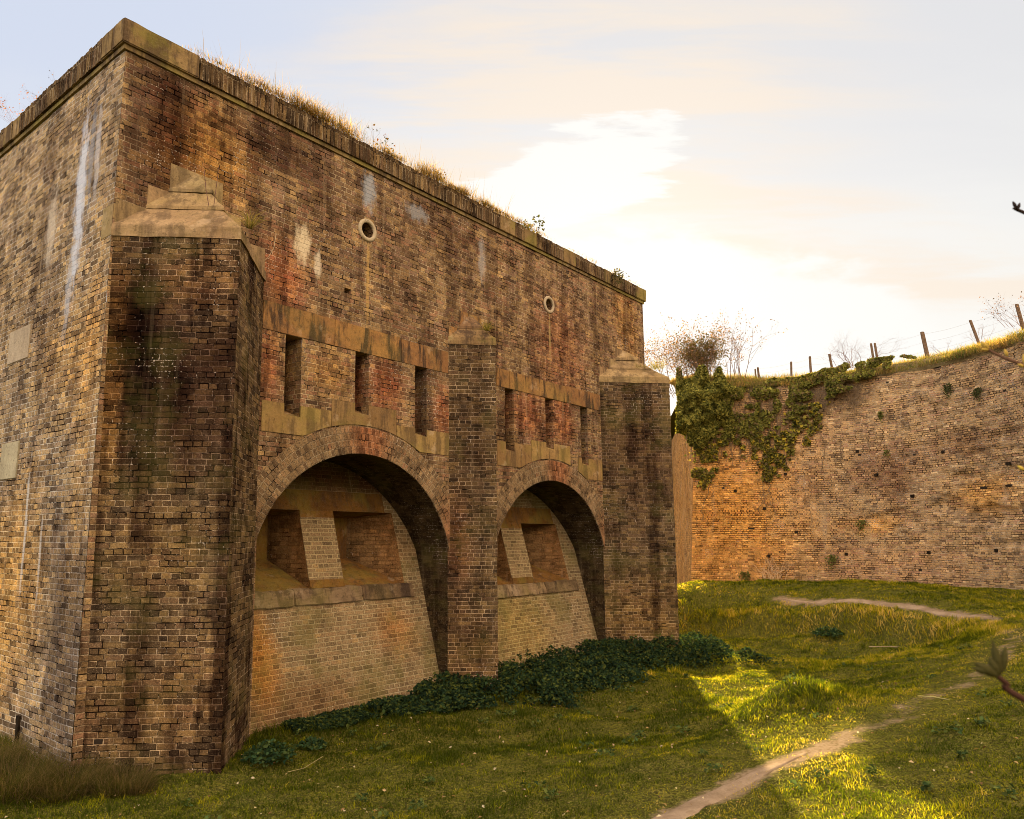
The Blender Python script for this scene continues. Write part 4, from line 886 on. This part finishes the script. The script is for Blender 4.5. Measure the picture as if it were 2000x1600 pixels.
# dark leafy weeds along the foot of the fort
def weeds():
    n = 46000; s = rng.uniform(2.9, 14.55, n); wid = np.interp(s, [2.9, 3.6, 4.5, 5.5, 7, 9, 12, 13.5, 15.0], [.35, .5, .75, 1.05, 1.7, 1.9, 2.0, 2.1, 1.5])
    wid = wid*(.75+.5*vnoise(s, s*0, .9, 51)); o = rng.random(n)**.85*wid*1.15-.05
    ap = np.where(np.abs(s-13.28) < 1.3, 1.3-np.abs(s-13.28), 0); ap = np.maximum(ap, np.where(np.abs(s-7.12) < .66, .66-np.abs(s-7.12), 0)); o = o+ap
    top = np.interp(s, [2.9, 4.5, 5.5, 7, 9, 12, 13.5, 15.0], [.10, .14, .26, .36, .40, .44, .46, .34])
    cl = vnoise(s, o, 1.9, 52)*.6+vnoise(s, o, 4.5, 53)*.6
    top = top*(.30+cl*1.0)*np.clip(1.25-((o-ap)/wid)**2, .2, 1); k = rng.random(n) < np.clip((cl-.34)*4, .03, 1)*np.clip((1.02-((o-ap)/wid))*5+.12, .1, 1); s, o, top = s[k], o[k], top[k]; n = len(s)
    W_ = fw(s, o, 0.0); gz = ground_z(W_[:, 0], W_[:, 1]); W_[:, 2] = gz+.02+top*np.sqrt(rng.random(n))
    pal = [(.010, .022, .013), (.015, .032, .017), (.024, .046, .020), (.036, .060, .020), (.070, .085, .020)]
    ob = leaves('ground_cover', W_, rng.normal(0, .55, (n, 3))+[.1, -.35, .9], rng.uniform(.045, .10, n), colmix(n, pal, .25)); setp(ob, 'dark green leafy weeds spreading along the foot of the fort under both arches', 'weeds', kind='stuff')
weeds()
def litter():
    n = 900; x, y = scatter(n, -6, 9, 6, 15); k = cull(x, y); x, y = x[k], y[k]; n = len(x); P = np.stack([x, y, ground_z(x, y)+.035+.02*rng.random(n)], -1)
    o = leaves('fallen_leaves', P, rng.normal(0, .35, (n, 3))+[0, 0, 1], rng.uniform(.02, .055, n), colmix(n, [(.30, .19, .09), (.40, .28, .16), (.18, .10, .05), (.45, .38, .26)], .25)); setp(o, 'small brown fallen leaves scattered over the turf', 'leaves', kind='stuff')
    C = 150; cx, cy = scatter(C, -5, 9, 6.5, 20); k = cull(cx, cy) & (path_dist(cx, cy) > .3); cx, cy = cx[k], cy[k]; Q = []; 
    for a, b in zip(cx, cy):
        m = int(rng.integers(8, 34)); r = rng.uniform(.04, .16); q = r*np.sqrt(rng.random(m)); th = rng.uniform(0, 2*pi, m); Q.append(np.stack([a+q*np.cos(th), b+q*np.sin(th), rng.uniform(.02, .09, m)], -1))
    P = np.concatenate(Q); P[:, 2] += ground_z(P[:, 0], P[:, 1]); n = len(P)
    o = leaves('turf_weeds', P, rng.normal(0, .4, (n, 3))+[0, -.2, 1], rng.uniform(.03, .075, n), colmix(n, [(.035, .06, .02), (.06, .09, .025), (.10, .12, .03)], .25)); setp(o, 'broad leaved weeds dotted through the turf of the ditch floor', 'weeds', kind='stuff')
litter()
def rosette(name, label, x, y, rad, h, n, pal=((.02, .045, .022), (.035, .07, .03), (.06, .09, .03)), sz=.07, group=None):
    z = float(ground_z(np.array([x]), np.array([y]))[0]); e = empty(name, (x, y, z)); setp(e, label, 'plant', group)
    a = rng.uniform(0, 2*pi, n); q = rad*np.sqrt(rng.random(n)); P = np.stack([q*np.cos(a), q*np.sin(a), h*(1-(q/rad)**2*.7)*np.sqrt(rng.random(n))], -1)
    leaves('foliage', P, rng.normal(0, .5, (n, 3))+[0, -.2, 1], rng.uniform(.6, 1.2, n)*sz, colmix(n, pal, .2), e)
    tubes('stems', [((0, 0, 0), tuple(P[i]), .004, .002) for i in range(0, min(n, 40))], (.05, .07, .03), e, 3)
rosette('leafy_plant', 'small dark leafy plant in the corner right of the near buttress', -3.12, 10.05, .33, .26, 420)
rosette('leafy_plant', 'smaller leafy plant half way between the corner plant and the weed bed', -2.75, 10.75, .20, .14, 150)
rosette('leafy_plant', 'glossy green plant growing on the far grassy bank', 8.45, 20.55, .42, .24, 240, sz=.11)
rosette('leafy_plant', 'low broad plant at the left foot of the far wall near the twiggy bush', 7.6, 28.5, .5, .30, 160, ((.08, .10, .03), (.06, .08, .03)), .13)
rosette('leafy_plant', 'dark plant at the foot of the far wall, right of the twiggy bush', 10.35, 27.8, .55, .35, 200, ((.03, .045, .02), (.045, .06, .02)), .13)

# dry grass along the top of the fort
def topgrass():
    n = 52000; s = rng.uniform(.9, 14.2, n); y = .0+rng.random(n)**1.5*1.2
    den = np.interp(s, [.9, 1.6, 2.4, 4, 7, 8.2, 9.5, 14.2], [.08, .30, .9, 1, .9, .5, .14, .07])*np.clip(vnoise(s, y, 2.2, 61)*2.4-.5, .05, 1.2); k = rng.random(n) < den; s, y = s[k], y[k]; n = len(s)
    hh = np.interp(s, [.9, 2, 4, 7, 8.5, 10, 14.2], [.10, .19, .28, .27, .20, .09, .08])*(.20+1.35*vnoise(s, y, 1.9, 62))*rng.uniform(.4, 1.2, n)
    P = fw(s, -y, 9.80+.12*np.clip(y-.2, 0, 1)); c = colmix(n, [(.26, .155, .06), (.36, .235, .10), (.19, .11, .045), (.15, .105, .035), (.11, .10, .028)], .22)
    o = blades('dry_grass', P, hh, np.full(n, .006), c, .45, .7); setp(o, 'dry straw grass growing along the coping of the fort', 'grass', kind='stuff')
    n = 420; s = rng.uniform(1.2, 8.5, n); y = rng.uniform(.15, .9, n); P = fw(s, -y, 9.80); o = blades('seed_stalks', P, rng.uniform(.25, .75, n), np.full(n, .006), colmix(n, [(.16, .11, .07), (.10, .07, .045)]), .3, .25)
    setp(o, 'thin tall seed stalks rising above the grass on the fort top', 'grass', kind='stuff')
topgrass()
REDL = [(.16, .06, .035), (.10, .06, .03), (.05, .05, .02)]
def ontop(s, y, z=9.82): return tuple(float(q) for q in fw(s, -y, z))
bush('bramble', 'leafy bramble sprig rising from the dry grass on the front coping', 'bramble', ontop(4.9, .35), .75, .45, 6, 2, 60, .05, REDL, r=.006)
bush('bramble', 'low reddish bramble on the coping above the middle of the left arch', 'bramble', ontop(6.1, .3), .35, .5, 6, 2, 60, .045, REDL, r=.005)
bush('bramble', 'tiny bramble on the coping right behind the first long coping stone', 'bramble', ontop(2.6, .3), .30, .4, 5, 2, 40, .035, REDL, r=.004)
bush('sapling', 'dark leafed sapling standing on the coping right of the middle buttress', 'sapling', ontop(9.55, .25), .55, .5, 9, 2, 150, .075, [(.06, .07, .025), (.09, .085, .03), (.05, .045, .02)], r=.007)
bush('sapling', 'little brown sprig on the coping between the grass and the leafy sapling', 'sapling', ontop(8.55, .25), .16, .3, 5, 1, 30, .045, REDL, r=.004)
bush('creeper', 'dark creeper hanging over the coping near the far corner of the fort', 'creeper', ontop(12.85, .05, 9.83), .15, .6, 12, 2, 260, .06, [(.07, .065, .03), (.10, .09, .04)], r=.005, lean=(.5, -.4), drop=.30)
bush('bramble', 'dense pinkish bramble thicket on the fort top at the left edge', 'bramble', ontop(1.1, 5.3, 9.9), 1.25, 1.6, 26, 3, 700, .035, [(.35, .14, .11), (.25, .10, .07), (.40, .22, .13)], (.22, .10, .075), r=.007)
bush('bramble', 'arching bare bramble with a few dark berries left of the fort corner', 'bramble', ontop(.75, 3.2, 9.85), .75, 1.2, 9, 2, 60, .028, [(.03, .02, .02), (.30, .15, .10)], (.16, .09, .06), r=.004)
bush('bramble', 'dark leafy bramble spilling on the left coping', 'bramble', ontop(.35, 5.6, 9.6), .35, .6, 12, 2, 420, .06, [(.05, .045, .02), (.09, .06, .03)], r=.005)
# tufts on the buttress caps
def ftuft(label, s, o, h, rad, hh, n, pal, lean=.6): 
    p = ontop(s, -o, h); return tussock('grass_tuft', label, p[0], p[1], rad, hh, n, pal, z=p[2], lean=lean, group='tufts on the buttress caps', bend=1.2)
ftuft('straw tuft on the cap of the near buttress', 1.42, .98, 7.00, .035, .34, 120, [(.32, .23, .10), (.22, .18, .07), (.12, .12, .03)])
ftuft('green and straw tuft on the cap of the middle buttress', 7.02, .42, 6.90, .05, .26, 150, [(.20, .18, .06), (.12, .13, .03), (.30, .22, .10)], .8)
ftuft('spiky grass tuft on the right side of the far buttress cap', 13.30, .88, 7.18, .18, .34, 130, [(.14, .14, .05), (.28, .22, .10), (.09, .10, .03)])
ftuft('thin grass line on the left side of the far buttress cap', 12.85, .60, 7.17, .16, .16, 90, [(.16, .15, .05), (.24, .18, .09)])
def sprig(name, label, pts, r, col, cat='dry stem'):
    o = tubes(name, [(a, b, r, r*.8) for a, b in zip(pts, pts[1:])], col, None, 4); setp(o, label, cat)
A0 = np.array(ontop(1.02, -.62, 7.28)); sprig('dry_stem', 'thin dark red stem standing on the near buttress cap, left side', [A0, A0+[-.07, .05, .25], A0+[-.13, .10, .55]], .005, (.12, .06, .05))
A0 = np.array(ontop(1.08, -.64, 7.28)); sprig('dry_stem', 'second thin red stem leaning beside the first on the near buttress cap', [A0, A0+[.0, .05, .3], A0+[.01, .08, .62]], .0045, (.12, .06, .05))
A0 = np.array(ontop(2.1, -.28, 6.9)); sprig('dry_stem', 'pale curved stem sticking out right of the near buttress cap', [A0, A0+[.08, -.02, .06], A0+[.15, -.02, .2], A0+[.17, 0, .42]], .006, (.45, .36, .24))
A0 = np.array([5.57, 10.31, float(ground_z(np.array([5.57]), np.array([10.31]))[0])+.03]); sprig('stick', 'short pale stick lying on the worn grass at lower right', [A0+[-.12, .12, 0], A0+[.02, .02, .01], A0+[.16, -.12, 0]], .006, (.45, .40, .16), 'stick')
A0 = np.array([9.0, 18.6, float(ground_z(np.array([9.0]), np.array([18.6]))[0])+.05]); sprig('stick', 'long pale stick lying across the foot of the far bank', [A0+[-.35, .1, 0], A0+[.1, .0, .02], A0+[.55, -.12, 0]], .014, (.34, .26, .16), 'stick')
A0 = np.array([-2.62, 9.9, float(ground_z(np.array([-2.62]), np.array([9.9]))[0])+.03]); sprig('dry_stem', 'straw stem lying on the grass near the foot of the left arch', [A0+[-.16, -.16, .0], A0, A0+[.20, .16, .10]], .004, (.36, .30, .14))

# ivy over the corner of the ditch wall
def ivy():
    e = empty('ivy', (float(CQ[0, 0]), float(CQ[0, 1]), 0)); setp(e, 'thick green ivy draped over the top left corner of the far wall', 'ivy')
    S_, Z_, O_, K_ = [], [], [], []
    def add(n, sf, zf, of, key=0): S_.append(sf); Z_.append(zf); O_.append(of); K_.append(np.full(n, key))
    n = 17000; s = rng.uniform(-1.1, 1.9, n); z = rng.uniform(6.25, 9.65, n)       # the big cushion at the corner
    d = np.hypot((s+.1)/1.95, (z-8.0)/1.55)+(vnoise(s, z, 2.3, 71)-.5)*.75; k = d < 1; s, z, d = s[k], z[k], d[k]; n = len(s)
    lump = .15+.75*vnoise(s, z, 1.5, 72)+.6*vnoise(s, z, 4, 73); add(n, s, z, .85*np.sqrt(np.clip(1-d, 0, 1))*lump+.05+rng.random(n)*.14-.1)
    n = 17000; s = rng.uniform(.8, 8.2, n); lo = np.interp(s, [.8, 2, 3.4, 4.5, 5.2, 6.2, 7.2, 8.2], [6.7, 6.6, 6.9, 7.6, 7.95, 8.25, 8.75, 9.0]); hi = np.interp(s, [.8, 3, 5, 6, 7, 8.2], [9.15, 9.0, 9.1, 9.45, 9.35, 9.1])+.35*(vnoise(s, s*0, 2.2, 76)-.5); z = lo+(hi-lo)*rng.random(n)**.75
    c = vnoise(s, z, 1.6, 74)*.6+vnoise(s, z, 4.2, 75)*.5; k = c > np.interp((z-lo)/(hi-lo), [0, .5, 1], [.60, .47, .36])+np.clip((s-6.6)/1.6, 0, 1)*.30*rng.random(n); s, z, c = s[k], z[k], c[k]; n = len(s)
    add(n, s, z, .08+.45*np.clip(c-.35, 0, 1)*np.clip((z-7.2)/1.2, .25, 1)+rng.random(n)*.08+np.where(z > 8.6, -(z-8.6)*.5, 0)+.12*np.exp(-(s-6)**2/1.2), 1)
    for (s0, z0, z1, w0, nn) in ((.75, 6.8, 4.6, .30, 1100), (.35, 6.9, 5.2, .35, 1200), (2.9, 6.9, 5.0, .42, 1700), (3.3, 6.9, 5.4, .40, 2000), (4.6, 7.9, 6.3, .18, 500), (4.1, 7.6, 6.0, .22, 500), (1.4, 6.8, 5.9, .35, 900), (2.2, 7.0, 5.9, .5, 1300)):
        z = z0+(z1-z0)*rng.random(nn)**1.35; t_ = (z0-z)/(z0-z1); s = s0+.25*np.sin(z*2.1+s0)+rng.normal(0, w0*(1-.7*t_), nn); k = vnoise(s, z, 4.3, 77) > .41; s, z = s[k], z[k]; add(len(s), s, z, .04+rng.random(len(s))*.14*(1-t_[k]), 2)
    s, z, o, k = map(np.concatenate, (S_, Z_, O_, K_)); n = len(s)
    X, Y, Z = cw(np.clip(s, 0, None), z, o); X = X+np.minimum(s, 0)*.62; Y = Y-np.minimum(s, 0)*.45
    P = np.stack([X, Y, Z], -1)-OFF; N = rng.normal(0, .5, (n, 3))+[-.15, -.75, .55]
    col = colmix(n, [(.045, .052, .014), (.12, .12, .026), (.185, .175, .038), (.27, .24, .055)], .32); col[(k == 1) & (rng.random(n) < .35)] = [.19, .19, .045]; yl = (k == 2) & (rng.random(n) < .18); col[yl] = [.42, .32, .04]; br = (k > 0) & (rng.random(n) < .2); col[br] = [.17, .12, .06]
    leaves('foliage', P, N, rng.uniform(.09, .17, n), col, e, asp=.8)
    segs = []
    for _ in range(240):
        s0 = random.uniform(-.5, 6.5); z0 = random.uniform(7.2, 8.6) if s0 < 4 else random.uniform(8.0, 8.7); ln = random.uniform(.5, 2.2 if s0 < 4 else .9); p = None; s_ = s0
        for i in range(8):
            x, y, z_ = cw(np.array([max(s_, 0)]), np.array([z0-ln*i/8]), np.array([.07])); q = np.array([x[0]+min(s_, 0)*.6, y[0], z_[0]])-OFF
            if p is not None: segs.append((p, q, .012, .010))
            p = q; s_ += random.gauss(0, .07)
    for (s0, z0, z1) in ((.75, 5.5, 3.3), (3.0, 5.2, 3.6), (3.1, 5.0, 3.9), (2.9, 5.1, 3.7), (5.6, 6.6, 4.6), (4.7, 7.6, 5.0)):
        p = None; s_ = s0
        for i in range(12):
            x, y, z_ = cw(np.array([s_]), np.array([z0+(z1-z0)*i/12]), np.array([.04])); q = np.array([x[0], y[0], z_[0]])-OFF
            if p is not None: segs.append((p, q, .014, .012))
            p = q; s_ += random.gauss(0, .07)
    tubes('stems', segs, (.20, .135, .08), e, 3)
ivy()
def atop(s, back=.5, z=9.2): 
    x, y, _ = cw(np.array([max(s, 0.)]), np.array([z]), np.array([-back])); return (float(x[0])+min(s, 0)*.6, float(y[0])-min(s, 0)*.4, z)
bush('bush', 'brown dry-leaved bush rising out of the ivy at the wall corner', 'bush', atop(.55, .4, 9.1), 2.3, 1.1, 40, 3, 3000, .08, [(.10, .075, .03), (.075, .068, .022), (.14, .095, .04)], (.17, .11, .06), r=.022)
bush('bush', 'feathery pink-brown leafy bush left of the brown bush, spilling beside the far buttress', 'bush', atop(-.45, .5, 8.7), 3.3, 2.2, 34, 3, 3000, .07, [(.36, .20, .11), (.22, .12, .065), (.14, .10, .04)], (.20, .11, .065), r=.018)
bush('bush', 'thin bare sapling bush right of the brown bush on the far wall', 'bush', atop(1.95, .6, 9.2), 2.9, 1.3, 9, 3, 600, .06, [(.30, .17, .10), (.10, .06, .035)], (.16, .085, .055), r=.020)
bush('thorn_bush', 'bare spiky thorn bush among the fence posts above the ivy', 'bush', atop(5.8, 1.0, 9.35), 1.9, 1.9, 16, 3, 0, .04, REDL, (.17, .085, .06), r=.012, wig=.7)
bush('bramble', 'straggly bare bramble with dark seed heads at the top right wall edge', 'bramble', atop(11.2, .7, 9.45), 1.35, 1.2, 13, 3, 160, .05, [(.05, .035, .03), (.25, .13, .09)], (.24, .12, .085), r=.007, lean=(-.3, 0))
bush('bramble', 'small bare bramble between the two rightmost fence posts', 'bramble', atop(9.9, .7, 9.35), .7, .8, 8, 2, 0, .05, REDL, (.27, .15, .10), r=.006)
bush('bramble', 'thin branching twig bush just right of the thick fence post', 'bramble', atop(8.9, .4, 9.1), .7, .6, 4, 2, 0, .05, REDL, (.25, .14, .09), r=.007, lean=(-.4, 0))
bush('twiggy_bush', 'bare tan twiggy bush standing at the foot of the far wall', 'bush', (9.62, 28.2, .85), 1.7, .8, 10, 2, 0, .03, REDL, (.66, .46, .28), r=.030, wig=.2)
def verge():
    n = 26000; s = rng.uniform(-1.5, 14, n); b = rng.random(n)**1.4*2.2-.18; x, y, _ = cw(np.clip(s, 0, None), np.full(n, CTOP), -b); x += np.minimum(s, 0)*.35; y -= np.minimum(s, 0)*.8
    z = np.interp(b, [-.22, .05, .35, .8, 1.4, 2.5], [8.62, 8.80, 8.95, 9.08, 9.24, 9.38])+np.clip((4.5-s)/4.5, 0, 1)*.28
    h = (.06+.22*vnoise(s, b, 1.2, 81)**2+.10*vnoise(s, b, 3.1, 82))*rng.uniform(.5, 1.5, n)
    c = colmix(n, [(.34, .22, .10), (.26, .18, .08), (.16, .14, .05), (.11, .12, .04), (.20, .13, .08)], .2, np.clip(vnoise(s, b, 1.0, 83)+rng.normal(0, .2, n), 0, .99))
    o = blades('verge_grass', np.stack([x, y, z-.02], -1), h, np.full(n, .016), c, .6, .9); setp(o, 'rough brown and green grass fringe along the top of the far wall', 'grass', kind='stuff')
verge()
for lb, s, z, nn, r_, pal in [('small green weed beside a socket low on the far wall', 5.15, 2.2, 120, .20, 0), ('green weed hanging in the joint high on the far wall', 7.15, 5.9, 60, .14, 0), ('narrow weed growing down a crack near the top of the far wall', 7.0, 7.3, 90, .12, 0),
        ('dark clump under the wall top left of the right thick post', 9.3, 7.9, 120, .2, 1), ('dark green clump in broken brickwork below the right fence posts', 10.3, 7.55, 110, .2, 1), ('faint weed streak low on the yellow part of the far wall', 2.05, 1.55, 160, .22, 0), ('moss clump under the broken patch in the middle of the far wall', 6.25, 3.45, 90, .2, 0)]:
    ss_ = s+rng.normal(0, r_*.45, nn); zz_ = z-np.abs(rng.normal(0, r_, nn)); x, y, z_ = cw(ss_, zz_, .05+rng.random(nn)*.06); x0, y0, _ = cw(np.array([s]), np.array([z]), np.array([0.]))
    o = leaves('wall_weed', np.stack([x-x0[0], y-y0[0], z_-z], -1), rng.normal(0, .5, (nn, 3))+[-.2, -.8, .4], rng.uniform(.05, .09, nn), colmix(nn, [(.10, .12, .03), (.15, .14, .04)] if pal == 0 else [(.05, .06, .025), (.08, .08, .03)])); o.location = (x0[0], y0[0], z); setp(o, lb, 'weed')

# wire fence above the ditch wall
def fence():
    e = empty('wire_fence', (10.1, 30.4, 9.3)); setp(e, 'old wire fence on leaning wooden posts along the top of the far wall', 'fence'); B0 = np.array([10.1, 30.4, 9.3]); tops = []
    for (x, y, zb, xt, yt, zt, r) in [(10.06, 30.49, 9.2, 10.05, 30.49, 9.76, .035), (10.19, 30.44, 9.2, 10.15, 30.46, 9.82, .045), (11.32, 29.92, 9.2, 11.33, 29.91, 9.93, .045), (11.96, 29.53, 9.2, 11.95, 29.54, 10.06, .05), (12.62, 29.0, 9.2, 12.50, 29.0, 10.02, .05),
            (13.77, 27.99, 9.2, 13.70, 28.04, 10.20, .045), (13.88, 27.91, 9.2, 13.80, 27.95, 10.19, .045), (14.94, 26.45, 9.2, 14.82, 26.5, 10.22, .075), (15.82, 24.86, 9.3, 15.62, 24.95, 10.20, .05), (16.29, 23.34, 9.4, 16.18, 23.4, 10.27, .06), (16.9, 20.5, 9.4, 16.85, 20.5, 10.4, .06)]:
        mb = MB(); n = 8; a = np.array([x, y, zb])-B0; b = np.array([xt, yt, zt])-B0
        rings = [[tuple(a+(b-a)*q+np.array([cos(2*pi*k/n+.3), sin(2*pi*k/n+.3), 0])*r*(1-.1*q)*(1+.08*noise.noise(Vector((k*.9, q*5, x))))) for k in range(n)] for q in (0, .25, .5, .75, .98)]
        rings.append([tuple(b+np.array([cos(2*pi*k/n+.3), sin(2*pi*k/n+.3), 0])*r*.7) for k in range(n)])
        for A, Bq in zip(rings, rings[1:]):
            for k in range(n): mb.face([A[k], A[(k+1) % n], Bq[(k+1) % n], Bq[k]])
        mb.face(rings[-1]); mb.build('post', M_wood, e); tops.append((a, b))
    segs = []
    for hgt in (.30, .62, .92):
        ps = [a+(b-a)*hgt for a, b in tops]
        for p, q in zip(ps, ps[1:]):
            for i in range(6):
                f = lambda t: p+(q-p)*t-np.array([0, 0, .05*4*t*(1-t)]); segs.append((f(i/6), f((i+1)/6), .0022, .0022))
    tubes('wire', segs, (.25, .17, .12), e, 3)
fence()

# shrub beside the photographer: budding branches reaching in from the right
def shrub():
    root = np.array([1.75, .75, 1.2]); e = empty('budding_shrub', tuple(root)); setp(e, 'budding shrub whose bare twigs reach into the picture from the right edge', 'shrub')
    def branch(pts, r, buds, col, bcol):
        P = [np.array(p)-root for p in pts]; Q = []
        for i in range(len(P)-1):
            a, b, c, d = P[max(i-1, 0)], P[i], P[i+1], P[min(i+2, len(P)-1)]
            for k in range(5):
                t = k/5; Q.append(.5*((2*b)+(-a+c)*t+(2*a-5*b+4*c-d)*t*t+(-a+3*b-3*c+d)*t**3))
        Q.append(P[-1]); n = len(Q); o = tubes('branch', [(Q[i], Q[i+1], r*(1+1.2*(1-i/n)), r*(1+1.2*(1-(i+1)/n))) for i in range(n-1)], col, e, 7)
        for (p, d, ln, wd) in buds:
            p = np.array(p)-root; d = np.array(d, float); d /= np.linalg.norm(d); sg = []
            prof = [(0, .35), (.2, .8), (.45, 1.0), (.7, .75), (.9, .35), (1, .05)]
            for (t0, w0), (t1, w1) in zip(prof, prof[1:]): sg.append((p+d*ln*t0, p+d*ln*t1, wd*w0, wd*w1))
            tubes('bud', sg, bcol, o, 7)
    T = np.array
    branch([root, (1.45, .95, 2.4), (1.05, 1.15, 3.25), (.893, 1.242, 3.389), (.871, 1.24, 3.400)], .0022, [((.871, 1.24, 3.400), (-.4, 0, .9), .014, .003), ((.873, 1.24, 3.398), (.35, 0, .9), .013, .003), ((.871, 1.24, 3.400), (-1, 0, -.1), .008, .0016)], (.035, .022, .018), (.03, .02, .018))
    branch([root, (1.40, .95, 2.3), (1.0, 1.10, 3.0), (.824, 1.176, 3.105), (.800, 1.205, 3.130), (.790, 1.219, 3.145)], .0019, [((.790, 1.219, 3.145), (-.6, 0, .7), .018, .0042), ((.790, 1.219, 3.144), (-.9, 0, .1), .013, .003), ((.806, 1.198, 3.128), (-.25, 0, .9), .013, .003), ((.822, 1.18, 3.108), (-.1, 0, 1), .020, .0035), ((.822, 1.18, 3.106), (-.9, 0, .35), .014, .003)], (.11, .055, .030), (.42, .28, .06))
    branch([root, (1.5, 1.0, 2.1), (1.1, 1.18, 2.8), (.86, 1.20, 2.93), (.816, 1.196, 2.942)], .0016, [((.816, 1.196, 2.942), (-.8, 0, .6), .012, .003)], (.16, .075, .035), (.50, .36, .06))
    branch([root, (1.25, .80, 1.9), (.75, .78, 2.55), (.515, .775, 2.672), (.494, .774, 2.690), (.484, .773, 2.698)], .0022, [((.484, .773, 2.698), (-.9, 0, .55), .026, .0052), ((.485, .773, 2.699), (-.45, 0, 1), .020, .0045), ((.487, .773, 2.699), (-.15, 0, 1), .034, .0045), ((.489, .773, 2.702), (.22, 0, 1), .026, .004), ((.476, .773, 2.702), (-1, 0, .25), .016, .004)], (.055, .024, .016), (.050, .044, .012))
shrub()
